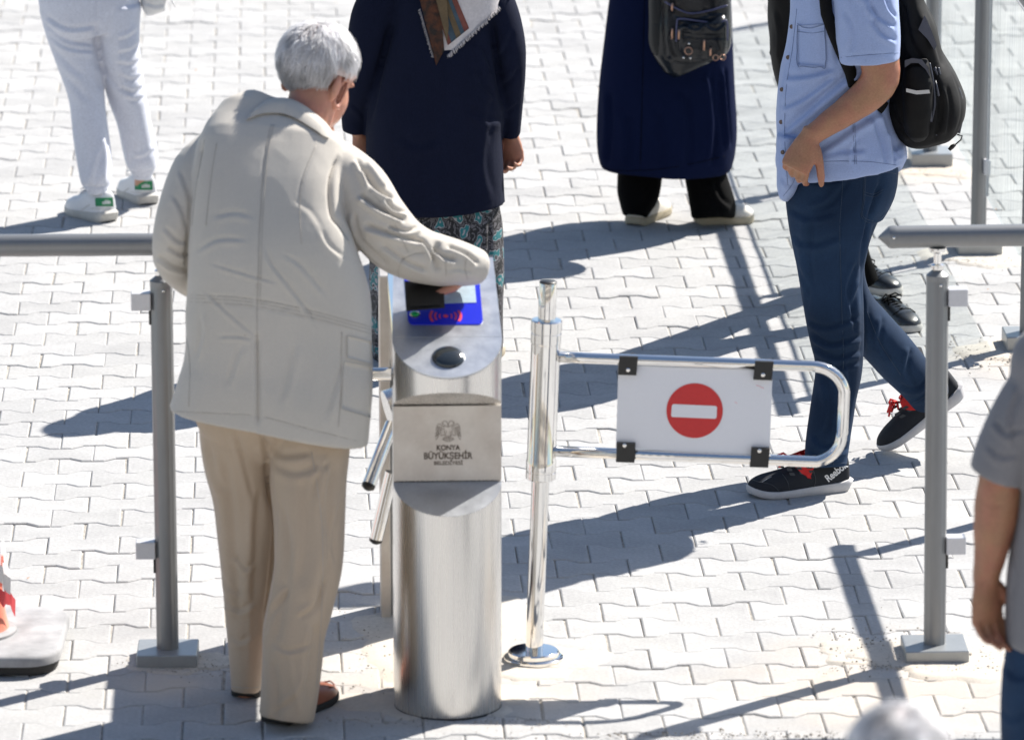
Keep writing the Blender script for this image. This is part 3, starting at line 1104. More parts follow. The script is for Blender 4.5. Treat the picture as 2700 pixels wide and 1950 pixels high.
for a, b in ((PC, PB), (PB, PA), (PA, FAR)):
    s = Soup()
    o = FN * .022
    p0, p1 = a + FD * .045 + o, b - FD * .045 + o
    t = FN * .004
    z0, z1 = Vector((0, 0, .2)), Vector((0, 0, 1.0))
    s.prism([p0 + z0, p1 + z0, p1 + z1, p0 + z1], -t, t)
    gpn = s.obj('glass_pane', M['glass'], fence, smooth=False)
    s = Soup()
    s.prism([p0 + z1 + Vector((0, 0, .0005)), p1 + z1 + Vector((0, 0, .0005)), p1 + z1 + Vector((0, 0, .007)), p0 + z1 + Vector((0, 0, .007))], -t * 1.3, t * 1.3)
    for e_, sg in ((p0, -1), (p1, 1)):
        d_ = FD * (.004 * sg)
        s.prism([e_ + z0, e_ + z1, e_ + z1 + d_, e_ + z0 + d_], -t * 1.2, t * 1.2)
    s.obj('pane_edge', M['alu_pale'], gpn, smooth=False)
s = Soup()                                              # one more pane past the nearest post
p0 = PC - FD * .05 + FN * .022
# the railing that goes on towards the camera beyond the right edge
NR = PC - FD * 1.72 + Vector((.02, 0, 0))
nr = thing('handrail_barrier', 'grey metal handrail past the right edge whose shadow crosses the pavement', 'railing', NR, (0, 0, 0))
rail_post(nr, top=1.0, n_bracket=(), side=1)
rail_bar(nr, FD * .12 + Vector((0, 0, 1.085)), -FD * 3.2 + Vector((0, 0, 1.085)))

# ================================================================== TURNSTILE
ts = thing('turnstile', 'brushed steel tripod turnstile with blue card reader panel', 'turnstile', TS, (0, 0, PSI))
RT = 0.1346


def halfround(r=RT, n=40, y1=0.0):
    pts = [(r * math.cos(math.pi + math.pi * i / n), r * math.sin(math.pi + math.pi * i / n)) for i in range(n + 1)]
    return pts + [(r, y1), (-r, y1)] if y1 > 0 else pts


hr = halfround()
s = Soup()                                              # lower column, cut off by a sloping ledge
s.rings([[(x, y, 0) for x, y in hr], [(x, y, .4) for x, y in hr], [(x, y, .582 + .4 * y) for x, y in hr]], cap1=False)
s.obj('column', M['steel'], ts, world=False, sharp=35)
s = Soup()
s.add([(x, y, .5825 + .4 * y) for x, y in hr], [tuple(range(len(hr)))])
s.obj('ledge', M['steel_lid'], ts, smooth=False, world=False)
s = Soup()
s.rings([[(x * 1.006, y * 1.006, 0.001) for x, y in hr], [(x * 1.006, y * 1.006, .006) for x, y in hr]])
s.obj('foot_seal', M['black_plastic'], ts, world=False, sharp=35)
s = Soup()                                              # recessed face plate
s.box(-RT, RT, -.001, .012, .5845, .776)
plate = s.obj('face_plate', M['steel_face'], ts, smooth=False, world=False)
s = Soup()                                              # sloping soffit over the plate
s.rings([[(x, y, .779 - .48 * y) for x, y in hr], [(x, y, .83 - .25 * y) for x, y in hr], [(x, y, .945 + .5 * y) for x, y in hr]], cap0=True, cap1=False)
s.obj('upper_column', M['steel'], ts, world=False, sharp=35)
# cabinet and rear leg
s = Soup()
s.box(-RT + .001, RT - .001, .0125, .9, .8, .93, .003)
s.obj('cabinet', M['chrome'], ts, smooth=False, world=False)
s = Soup()
s.box(-RT + .001, RT - .001, .0125, .16, .0, .799)
s.obj('front_leg', M['steel'], ts, smooth=False, world=False)
s = Soup()
s.box(-RT - .019, -RT + .008, .77, .9, 0, .93, .003)
s.obj('rear_leg', M['steel_face'], ts, smooth=False, world=False)
s = Soup()
s.box(-RT + .009, RT - .004, .79, .89, .002, .799)
s.obj('rear_panel', M['alu'], ts, smooth=False, world=False)
s = Soup()
s.box(-RT - .003, -RT + .02, .0, .05, .83, .86)
s.obj('side_slot', M['black_plastic'], ts, smooth=False, world=False)
# lid: lower half-round leaf and upper leaf, both sloping
k1, k2, YT = 0.5, 0.47, 0.288
s = Soup()
e = 1.012
lo = [(x * e, y * e, .9475 + k1 * y * e) for x, y in hr]
s.rings([lo, [(x, y, z + .004) for x, y, z in lo]])
lid1 = s.obj('lower_lid', M['steel_lid'], ts, world=False, sharp=30)
s = Soup()
w0, w1 = RT * 1.01, RT * .93
up = [(-w0, .001, .948), (w0, .001, .948), (w1, YT, .948 + k2 * YT), (-w1, YT, .948 + k2 * YT)]
s.rings([[(x, y, z) for x, y, z in up], [(x, y, z + .004) for x, y, z in up]])
lid2 = s.obj('upper_lid', M['steel_lid'], ts, smooth=False, world=False)
s = Soup()
w0, w1 = w0 - .004, w1 - .004
s.add([(-w0, .002, .93), (w0, .002, .93), (w1, YT - .004, .93), (-w1, YT - .004, .93), (-w0, .002, .946), (w0, .002, .946), (w1, YT - .004, .946 + k2 * YT), (-w1, YT - .004, .946 + k2 * YT)],
      [(0, 3, 2, 1), (4, 5, 6, 7), (0, 1, 5, 4), (1, 2, 6, 5), (2, 3, 7, 6), (3, 0, 4, 7)])
s.obj('reader_housing', M['steel'], ts, smooth=False, world=False)
TW = wmat(ts)
LP = TW @ Vector((0, 0.001, .952))
LN = (TW.to_3x3() @ Vector((0, -k2, 1))).normalized()


def onlid(u, v, h):
    return onplane(u, v, LP + LN * h, LN)


def lid_plate(name, pts, h0, h1, m, parent=ts):
    s = Soup()
    q = [onlid(u, v, h0) for u, v in pts]
    s.rings([q, [p + LN * (h1 - h0) for p in q]])
    return s.obj(name, m, parent, smooth=False)


def rounded(u0, v0, u1, v1, r_, sk=0):
    out = []
    for cx, cy, a0 in ((u1 - r_, v1 - r_, 0), (u0 + r_, v1 - r_, 90), (u0 + r_, v0 + r_, 180), (u1 - r_, v0 + r_, 270)):
        for k in range(5):
            a = R(a0 + k * 22.5)
            vv = cy + r_ * math.sin(a)
            out.append((cx + r_ * math.cos(a) + sk * (vv - v0), vv))
    return out[::-1]


panel = lid_plate('reader_panel', rounded(894, 602, 1060, 719, 11, 0.088), .0003, .0022, M['blue_panel'])
lid_plate('display_window', [(983, 672), (1055, 670), (1051, 622), (981, 623)], .0024, .0034, M['lcd'], panel)
s = Soup()
bc = onlid(919, 697, .0022)
bm = frame_mat(bc, TW.to_3x3() @ Vector((1, 0, 0)), LN)
s.lathe([(.0135, 0), (.0135, .003), (.0115, .004), (.0105, .003)], 24)
s.xf(bm)
ring = s.obj('button_ring', M['chrome'], panel, sharp=40)
s = Soup()
s.lathe([(.0103, .001), (.0103, .004), (.008, .0062), (.003, .0072), (.0005, .0074)], 24)
s.xf(bm)
s.obj('green_button', M['green_button'], ring)
s = Soup()
dc = onlid(987, 700, .0024)
dm = frame_mat(dc, TW.to_3x3() @ Vector((1, 0, 0)), LN)
s.lathe([(.0062, 0), (.0062, .0006)], 18)
for q, (rad, th) in enumerate(((.0155, .0016), (.0265, .002), (.038, .0032))):
    for sg in (0, 180):
        ri, ro = rad - th, rad + th
        aa = [R(sg - 33 + 66 * i / 10) for i in range(11)]
        poly = [(ro * math.cos(a) , ro * math.sin(a)) for a in aa] + [(ri * math.cos(a), ri * math.sin(a)) for a in aa[::-1]]
        s.rings([[(x, y, 0) for x, y in poly], [(x, y, .0006) for x, y in poly]])
s.xf(dm)
s.obj('contactless_symbol', M['red_print'], panel, smooth=False)
s = Soup()
pc = onplane(993, 791, TW @ Vector((0, 0, .952)), (TW.to_3x3() @ Vector((0, -k1, 1))).normalized())
m4 = frame_mat(pc, TW.to_3x3() @ Vector((1, 0, 0)), TW.to_3x3() @ Vector((0, -k1, 1)))
s.lathe([(.041, 0), (.0405, .002)] + [(.039 * math.cos(R(a)), .002 + .012 * math.sin(R(a))) for a in range(0, 90, 9)], 36)
s.xf(m4)
s.obj('indicator_dome', M['dome'], ts, sharp=60)
# tripod arms on the left side
hub = P(866, 900, 14.13)
s = Soup()
s.rod([hub + Vector((.03, 0, 0)), hub + Vector((-.008, -.01, -.01))], .055, 24)
s.obj('hub', M['steel'], ts, sharp=40)
for (a, b) in (((868, 828, 14.05), (700, 829, 13.95)), ((868, 938, 14.02), (817, 1073, 13.92)), ((868, 1045, 14.2), (833, 1192, 14.2))):
    s = Soup()
    pa, pb = P(*a), P(*b)
    s.rod([pa, pa + (pb - pa) * .5, pb], .0175, 20)
    arm = s.obj('tripod_arm', M['chrome'], ts, sharp=40)
    s = Soup()
    d = (pb - pa).normalized()
    s.rod([pb, pb + d * .008, pb + d * .014], [.0178, .0168, .008], 20)
    s.obj('arm_cap', M['black_plastic'], arm, sharp=40)
# lettering and crest printed on the face plate
PN = TW.to_3x3() @ Vector((0, -1, 0))
PX = TW.to_3x3() @ Vector((1, 0, 0))
PP = TW @ Vector((0, -.0012, .68))


def onplate(u, v):
    return onplane(u, v, PP, PN)


k = mpx(PP)
for body, (u0, u1, v0, v1), bold in (('KONYA', (966.5, 1018.6, 985.7, 997), .0006), ('BÜYÜKŞEHİR', (938, 1046, 1002.3, 1016.6), .0007), ('BELEDİYESİ', (961, 1025, 1021, 1029.3), .0003)):
    h = (v1 - v0) * k / math.cos(PITCH)
    c = onplate((u0 + u1) / 2, (v0 + v1) / 2)
    text_part('lettering', body, h / .72, M['ink'], plate, frame_mat(c, PX, PN), width=(u1 - u0) * k, bold=bold, depth=.0004)
em = Soup()
ec = onplate(992.5, 954.5)
ekx = 62 * k / 680.0
eky = 49 * k / math.cos(PITCH) / 530.0


def ept(x, y, lift=.0004):                     # crest drawn on a 680 x 530 field
    return ec + PX * ((x - 340) * ekx) + Vector((0, 0, (265 - y) * eky)) + PN * lift


def estroke(pts, w0, w1=None):
    pts = smooth_line(np.array(pts, float))
    w1 = w0 if w1 is None else w1
    l, r_ = [], []
    for i in range(len(pts)):
        d = pts[min(i + 1, len(pts) - 1)] - pts[max(i - 1, 0)]
        n_ = np.array([-d[1], d[0]]) / (np.hypot(*d) + 1e-9)
        w = w0 + (w1 - w0) * i / (len(pts) - 1)
        l.append(pts[i] + n_ * w / 2)
        r_.append(pts[i] - n_ * w / 2)
    b = len(em.v)
    em.v += [ept(*p) for p in l] + [ept(*p) for p in r_]
    n_ = len(l)
    em.f += [(b + i, b + i + 1, b + n_ + i + 1, b + n_ + i) for i in range(n_ - 1)]


for mir in (0, 1):
    def mx(pts):
        return [(680 - x, y) for x, y in pts] if mir else pts
    estroke(mx([(340, 150), (320, 60), (270, 15), (210, 40), (190, 75), (225, 60)]), 16, 12)    # head and beak
    estroke(mx([(190, 70), (235, 110), (300, 150), (340, 160)]), 16)
    estroke(mx([(250, 150), (170, 120), (120, 85), (70, 130), (40, 250)]), 18, 14)               # wing edge
    for i in range(6):
        x = 62 + 24 * i
        estroke(mx([(95 + 22 * i, 130 + 8 * i), (x + 8, 230), (x - 40 + 7 * i, 330 + 18 * (5 - i))]), 13, 10)
    estroke(mx([(20, 320), (60, 300), (100, 250)]), 14)
    estroke(mx([(20, 390), (70, 360), (110, 300)]), 14)
    estroke(mx([(40, 470), (90, 400), (130, 300)]), 20, 14)
    estroke(mx([(245, 160), (235, 230), (250, 300), (300, 370), (340, 385)]), 16)               # body
    estroke(mx([(280, 240), (290, 290), (310, 320)]), 12)
    estroke(mx([(160, 345), (175, 370), (205, 360), (240, 330)]), 22, 14)                        # claw
    for i in range(4):
        estroke(mx([(325 - 30 * i, 400 + 2 * i), (315 - 38 * i, 505 - 10 * i)]), 15, 18)         # tail fan
    estroke(mx([(240, 350), (290, 410), (340, 420)]), 14)
    estroke(mx([(215, 460), (270, 500), (340, 515)]), 9)
em.obj('crest', M['emblem_ink'], plate, smooth=False)

# ================================================================== SWING GATE
GT = GATE + Vector((0, 0, 0))
tilt = R(2.05)
gt = thing('swing_gate', 'chrome swing gate on its post carrying a no entry sign', 'gate', GT, (0, tilt, 0))
s = Soup()
s.lathe([(.077, .002), (.077, .012), (.073, .015), (.066, .016), (.066, .026), (.062, .029), (.02, .03)], 56)
bp_ = s.obj('base_flange', M['chrome'], gt, world=False, sharp=35)
bp_.rotation_euler = (0, -tilt, 0)
s = Soup()
s.lathe([(.0225, .028), (.0225, .92), (.0225, 1.0), (.021, 1.003)], 48)
s.obj('post', M['chrome'], gt, world=False, sharp=35)
s = Soup()
s.lathe([(.0222, .997), (.0222, 1.004), (.019, 1.0065)], 32)
s.obj('post_cap', M['black_plastic'], gt, world=False, sharp=40)
s = Soup()
z0, z1 = .485, .905
s.lathe([(.034, z0), (.0385, z0 + .003), (.0385, z0 + .02), (.0372, z0 + .021), (.0372, z0 + .024), (.0385, z0 + .025), (.0385, z0 + .05), (.037, z0 + .053), (.037, z1 - .062),
         (.0385, z1 - .06), (.0385, z1 - .035), (.0375, z1 - .034), (.0375, z1 - .031), (.0395, z1 - .03), (.0395, z1 - .003), (.037, z1), (.0226, z1 + .0005)], 56)
s.obj('sleeve', M['chrome'], gt, world=False, sharp=30)
GWM = wmat(gt)
GN = Vector((0, -1, 0))


def gp(u, v, dy=0.0):                          # point of the gate's plane
    return onplane(u, v, GT + Vector((0, dy, 0)), GN)


loop = [(1232, 790), (1300, 793), (1500, 800), (1800, 811)]
cx_, cy_ = (1806, 872), (1806, 965)
for a in range(0, 100, 10):
    loop.append((1800 + 71 * math.sin(R(a * .9)), 811 + 66 - 66 * math.cos(R(a * .9))))
loop.append((1866, 960))
for a in range(0, 100, 10):
    loop.append((1866 - 66 + 66 * math.cos(R(a * .9)) - 2, 962 + 61 * math.sin(R(a * .9))))
loop += [(1500, 1010), (1222, 998)]
s = Soup()
s.rod([gp(*p) for p in loop], .0142, 20, up=Vector((0, -1, 0)))
s.obj('gate_tube', M['chrome'], gt)
s = Soup()
q = [gp(1370, 808), (gp(1711, 820)), gp(1704, 1012), gp(1364, 990)]
s.prism(q, Vector((0, -.003, 0)), Vector((0, .003, 0)))
sign = s.obj('sign_panel', M['white_panel'], gt, smooth=False)
s = Soup()
cc = gp(1538.5, 909, -.0036)
rad = 62.5 * mpx(cc)
s.prism([cc + Vector((rad * math.cos(2 * math.pi * i / 72), 0, rad * math.sin(2 * math.pi * i / 72))) for i in range(72)], Vector((0, 0, 0)), Vector((0, -.0006, 0)))
disc = s.obj('red_disc', M['sign_red'], sign, smooth=False)
s = Soup()
bar = [(1488, 898), (1491, 894.5), (1585, 898.5), (1588, 901.5), (1587, 924), (1584, 926.8), (1489, 922.8), (1486.5, 920)]
s.prism([gp(u, v, -.0044) for u, v in bar], Vector((0, 0, 0)), Vector((0, -.0006, 0)))
s.obj('white_bar', M['white_panel'], sign, smooth=False)
smear_m = mat('pink_smear', (0.7, 0.35, 0.4), 0.5)
for (u, v, l) in ((1680, 853, 5), (1688, 857, 4), (1630, 890, 3)):
    s = Soup()
    s.prism([gp(u - l, v - 1, -.0034), gp(u + l, v + 2, -.0034), gp(u + l, v + 3.2, -.0034), gp(u - l, v + .4, -.0034)], Vector((0, 0, 0)), Vector((0, -.0003, 0)))
    s.obj('paint_smear', smear_m, sign, smooth=False)
for (ut, vt, ub, vb, sx, sy) in ((1372, 785, 1368, 826, 1391, 819), (1672, 796, 1668, 837, 1690, 830), (1366, 977, 1364, 1019, 1383, 986), (1664, 988, 1660, 1030, 1682, 998)):
    s = Soup()
    w = 41
    top = vt < 900
    zt = [gp(ut, vt), gp(ut + w, vt + 1.5), gp(ub + w, vb + 1.5), gp(ub, vb)]
    s.prism(zt, Vector((0, -.0175, 0)), Vector((0, .0175, 0)))
    cl = s.obj('clamp', M['black_plastic'], gt, smooth=False)
    s = Soup()
    s.ell(gp(sx, sy, -.0178), (.0058, .003, .0058))
    s.obj('screw', M['chrome'], cl)

# ================================================================== TRAFFIC CONE
cg = G(-30, 1440)
cn = thing('traffic_cone', 'faded orange traffic cone wrapped in torn tape at the left edge', 'cone', cg)
s = Soup()
hx, hy, rc = .205, .235, .09
o = []
for cx, cy, a0 in ((hx - rc, hy - rc, 0), (-hx + rc, hy - rc, 90), (-hx + rc, -hy + rc, 180), (hx - rc, -hy + rc, 270)):
    o += [(cx + rc * math.cos(R(a0 + q * 11.25)), cy + rc * math.sin(R(a0 + q * 11.25))) for q in range(9)]
rg = lambda k_, z: [(x * k_, y * k_, z) for x, y in o]
s.rings([rg(1.0, .026), rg(1.0, .044), rg(.985, .050), rg(.955, .053)])
s.obj('base', M['cone_base'], cn, world=False, sharp=40)
s = Soup()
s.rings([rg(.96, .003), rg(.965, .026)])
s.obj('base_rim', M['cone_rim'], cn, world=False, sharp=40)
s = Soup()
s.lathe([(.118, .0535), (.118, .060), (.112, .064), (.1, .065)], 40, (-.038, 0, 0))
s.obj('collar', M['cone_base'], cn, world=False, sharp=40)
s = Soup()
s.lathe([(.098, .065), (.09, .1), (.075, .25), (.05, .48), (.03, .68), (.026, .70), (.02, .702)], 40, (-.038, 0, 0))
s.obj('cone_body', M['cone'], cn, world=False, sharp=40)
rnd = random.Random(12)
for q in range(11):
    a0 = rnd.uniform(-2.4, .5)
    z = rnd.choice((.24, .28, .30, .33, .36, .2, .66, .69))
    rz = .035 + .075 * (1 - z / .72)
    s = Soup()
    n_ = 9
    L, Rr = [], []
    for i in range(n_):
        t = i / (n_ - 1)
        a = a0 + 1.0 * t
        rad = rz + .008 + .03 * t * t * rnd.uniform(.6, 1.2)
        zz = z - .07 * t * t + rnd.uniform(-.008, .008)
        L.append((-.038 + rad * math.cos(a), rad * math.sin(a), zz))
        Rr.append((-.038 + (rad - .002) * math.cos(a), (rad - .002) * math.sin(a), zz - .035 - rnd.uniform(0, .012)))
    s.add(L + Rr, [(i, i + 1, n_ + i + 1, n_ + i) for i in range(n_ - 1)])
    s.obj('torn_tape', M['tape_red'] if q % 3 == 0 else M['tape_white'], cn, world=False)


# ================================================================== PEOPLE
def add_head(s, c, yaw, pitch=0.0, k=1.0):
    """skull, jaw, nose, ears, brow and lips fused into the body; yaw 0 looks to +Y (away from the camera)"""
    m = Matrix.Translation(Vector(c)) @ Euler((pitch, 0, yaw)).to_matrix().to_4x4() @ Matrix.Scale(k, 4)
    b = len(s.v)
    s.ell((0, -.012, .025), (.076, .096, .092))
    s.ell((0, .035, -.045), (.056, .062, .075))
    s.ell((0, .078, -.035), (.016, .022, .02))
    s.ell((0, .083, -.01), (.01, .014, .03), Euler((.35, 0, 0)))
    s.ell((0, .072, .025), (.052, .015, .012))
    s.ell((0, .083, -.072), (.024, .01, .006))
    s.ell((0, .082, -.084), (.021, .011, .006))
    s.ell((0, .07, -.108), (.024, .02, .016))
    for sg in (-1, 1):
        s.ell((sg * .077, -.015, -.02), (.008, .020, .033), Euler((-.15, 0, sg * .35)))
        s.ell((sg * .031, .078, .006), (.012, .01, .007))
    s.xf(m, b)


def hand_soup(s, wrist, palm_end, normal, scale=1.0, curl=0.5, thumb_side=1, spread=.11, thumb=True):
    """palm and five separate bent fingers; normal is the palm's outward (inner) side"""
    w, pe = Vector(wrist), Vector(palm_end)
    d = (pe - w).normalized()
    n = (Vector(normal) - d * Vector(normal).dot(d)).normalized()
    a = d.cross(n).normalized() * thumb_side           # towards the thumb side
    k = scale
    rings = []
    ctr = w
    for t, hw, hd in ((-.02, .026, .021), (0.0, .027, .020), (.03, .035, .017), (.06, .041, .0155), (.083, .041, .0135), (.092, .038, .011)):
        c = w + d * (t * k)
        rings.append([c + a * (hw * k * math.cos(2 * math.pi * i / 18)) + n * (hd * k * math.sin(2 * math.pi * i / 18)) for i in range(18)])
    s.rings(rings)
    for i, (off, L, r_) in enumerate(((.031, .072, .0088), (.0105, .08, .0092), (-.0105, .075, .0088), (-.0305, .06, .0078))):
        base = w + d * (.078 * k) + a * (off * k)
        ang = 0.12
        fd = (d + a * (spread * (1.5 - i) * .35)).normalized()
        p = base - fd * .012 * k
        pts, rad = [p, base], [r_ * k, r_ * k]
        for j, f in enumerate((.45, .3, .25)):
            ang += curl * (.55, .75, .6)[j] * (1 + .12 * i)
            dir_ = fd * math.cos(ang) + n * math.sin(ang)
            base = base + dir_ * (L * f * k)
            pts.append(base)
            rad.append(r_ * k * (.97, .9, .68)[j])
        s.rod(pts, rad, 10)
        s.ell(pts[-1], (rad[-1],) * 3, n=10, k=6)
    if not thumb:
        return
    tb = w + d * (.022 * k) + a * (.026 * k) + n * .004 * k
    td = (d * .75 + a * .6 + n * .25).normalized()
    p1 = tb + td * (.04 * k)
    p2 = p1 + (td * .75 + d * .35 + n * .35 * curl).normalized() * (.032 * k)
    p3 = p2 + (td * .5 + d * .5 + n * .6 * curl).normalized() * (.026 * k)
    s.rod([tb - td * .012 * k, tb, p1, p2, p3], [.012 * k, .0145 * k, .0115 * k, .0102 * k, .0078 * k], 10)
    s.ell(p3, (.0078 * k,) * 3, n=10, k=6)


def limb(s, pts, radii, n=18, e0=True, e1=True):
    s.loft([np.array([p[0], p[1], p[2], r_, r_]) for p, r_ in zip(pts, radii)], n, 2.0, .025, e0, e1)


def shoe(root, pos, yaw, L=.285, pitch=0.0, roll=0.0, up=None, sole=None, style='trainer', width=.047, sole_h=.026, tongue=None, name='shoe', pivot=0.0):
    """built pointing to +x from the heel at the origin, then turned and set down; returns shoe part and its matrix"""
    m = Matrix.Translation(Vector(pos)) @ Euler((0, 0, yaw)).to_matrix().to_4x4() @ Matrix.Translation((pivot, 0, 0)) @ Euler((roll, pitch, 0)).to_matrix().to_4x4() @ Matrix.Translation((-pivot, 0, 0))
    st = {'trainer': [(0, .55, .084), (.03, .72, .098), (.12, .84, .093), (.22, .86, .086), (.32, .86, .092), (.42, .88, .088), (.52, .93, .074), (.62, 1.0, .064), (.74, 1.03, .056), (.84, .98, .050), (.92, .82, .042), (.97, .58, .033), (1.0, .2, .022)],
          'loafer': [(0, .5, .055), (.04, .7, .064), (.15, .8, .062), (.25, .82, .058), (.36, .84, .068), (.46, .9, .066), (.58, 1.0, .058), (.72, 1.04, .05), (.84, .98, .043), (.92, .84, .036), (.97, .6, .028), (1.0, .25, .018)],
          'slip': [(0, .5, .05), (.04, .72, .060), (.15, .82, .060), (.25, .84, .062), (.36, .86, .072), (.46, .9, .070), (.58, .98, .062), (.72, 1.02, .052), (.84, .96, .044), (.92, .8, .036), (.97, .55, .028), (1.0, .2, .018)]}[style]
    n = 21
    rings = []
    for t, w, h in smooth_line(np.array(st, float), 3):
        x, hw = t * L, w * width
        hh = h - .004
        bow = .006 * math.sin(t * 3.0) 
        rings.append([(x, bow + hw * math.copysign(abs(math.cos(math.pi * i / (n - 1))) ** .75, math.cos(math.pi * i / (n - 1))), sole_h * .7 + (hh * math.sin(math.pi * i / (n - 1)) ** .8 if 0 < i < n - 1 else 0)) for i in range(n)])
    s = Soup()
    s.rings(rings)
    s.xf(m)
    sh = s.obj(name, up, root, sharp=70)
    s = Soup()
    out, inn = [], []
    ts_ = [(0, .48), (.015, .62), (.05, .8), (.15, .88), (.3, .86), (.42, .88), (.55, .98), (.68, 1.05), (.8, 1.02), (.89, .9), (.95, .7), (.985, .42), (1.0, .15)]
    ts_ = [(0, .12)] + [tuple(q) for q in smooth_line(np.array(ts_, float), 3)]
    top = [(t * L * 1.02 - .004, .006 * math.sin(t * 3) + w * width * 1.08) for t, w in ts_]
    bot = [(t * L * 1.02 - .004, .006 * math.sin(t * 3) - w * width * 1.08) for t, w in ts_][::-1]
    o = top + bot
    lift = lambda x: (.012 * max(0, (x / L - .78) / .22) ** 2 if style != 'slip' else 0.004 * max(0, (x / L - .8) / .2) ** 2) + (.006 * max(0, (.1 - x / L) / .1) ** 2)
    s.rings([[(x * .985 + .002, y * .93, lift(x)) for x, y in o], [(x, y, .006 + lift(x)) for x, y in o], [(x - (.008 * max(0, 1 - x / (.2 * L)) if style == 'trainer' else 0), y, sole_h * .8 * (1 + (.45 * max(0, 1 - x / (.75 * L)) if style == 'trainer' else 0)) + lift(x)) for x, y in o], [(x * .99 + .001, y * .95, sole_h * (1 + (.5 * max(0, 1 - x / (.75 * L)) if style == 'trainer' else 0)) + lift(x)) for x, y in o]])
    s.xf(m)
    so = s.obj('sole', sole, sh, sharp=45)
    return sh, so, m


def lace_set(sh, m, mtl, x0, x1, z0, z1, hw=.022, n=5, r_=.0028, bow=True):
    s = Soup()
    for i in range(n):
        t = i / (n - 1)
        x, z = x0 + (x1 - x0) * t, z0 + (z1 - z0) * t
        s.rod([(x - .006, -hw, z - .010), (x, -hw * .5, z), (x + .004, 0, z + .003), (x, hw * .5, z), (x + .006, hw, z - .010)], r_, 6)
    if bow:
        for sg in (-1, 1):
            s.rod([(x0, 0, z0 + .006), (x0 + .012, sg * .018, z0 + .016), (x0 + .022, sg * .036, z0 + .006), (x0 + .026, sg * .030, z0 - .004), (x0 + .008, sg * .008, z0 + .004)], r_, 6)
            s.rod([(x0, 0, z0 + .005), (x0 + .02, sg * .012, z0 + .006), (x0 + .042, sg * .026, z0 - .012)], r_, 6)
    s.xf(m)
    return s.obj('laces', mtl, sh)


PEOPLE = 'people passing the turnstile'

# ------------------------------------------------------------------ the old man at the turnstile
om = thing('person', 'white-haired man in a khaki jacket and tan trousers reaching over the turnstile', 'person', G(640, 1575), group=PEOPLE)
YB = 13.64
jk = Soup()
jk.tube([(642, 258, 13.93, 54, .055), (630, 280, 13.905, 96, .08), (608, 306, 13.87, 142, .102), (603, 340, 13.83, 164, .122), (593, 410, 13.785, 169, .135), (592, 500, 13.735, 172, .14),
         (603, 580, 13.70, 188, .145), (615, 670, 13.69, 205, .15), (617, 760, 13.68, 206, .152), (615, 826, 13.67, 211, .153), (608, 878, 13.66, 217, .155), (597, 940, 13.655, 224, .155)], 52, 3.0)
jk.tube([(480, 322, 13.87, 44, .075), (438, 378, 13.83, 58, .08), (408, 455, 13.78, 55, .078), (388, 525, 13.75, 47, .07), (386, 575, 13.80, 42, .062), (410, 612, 13.92, 38, .055), (450, 640, 14.0, 34, .05)], 30, 2.1, end0=True)
jk.tube([(716, 350, 13.86, 54, .08), (752, 378, 13.83, 64, .086), (792, 418, 13.80, 71, .088), (832, 484, 13.76, 71, .085), (878, 538, 13.76, 67, .08), (930, 566, 13.77, 60, .072), (985, 578, 13.79, 55, .064), (1030, 585, 13.82, 48, .058), (1062, 592, 13.84, 38, .052)], 34, 2.1, end0=True)
zz = lambda x, y: (336 + .3437 * x, 193.2 + .3437 * y)
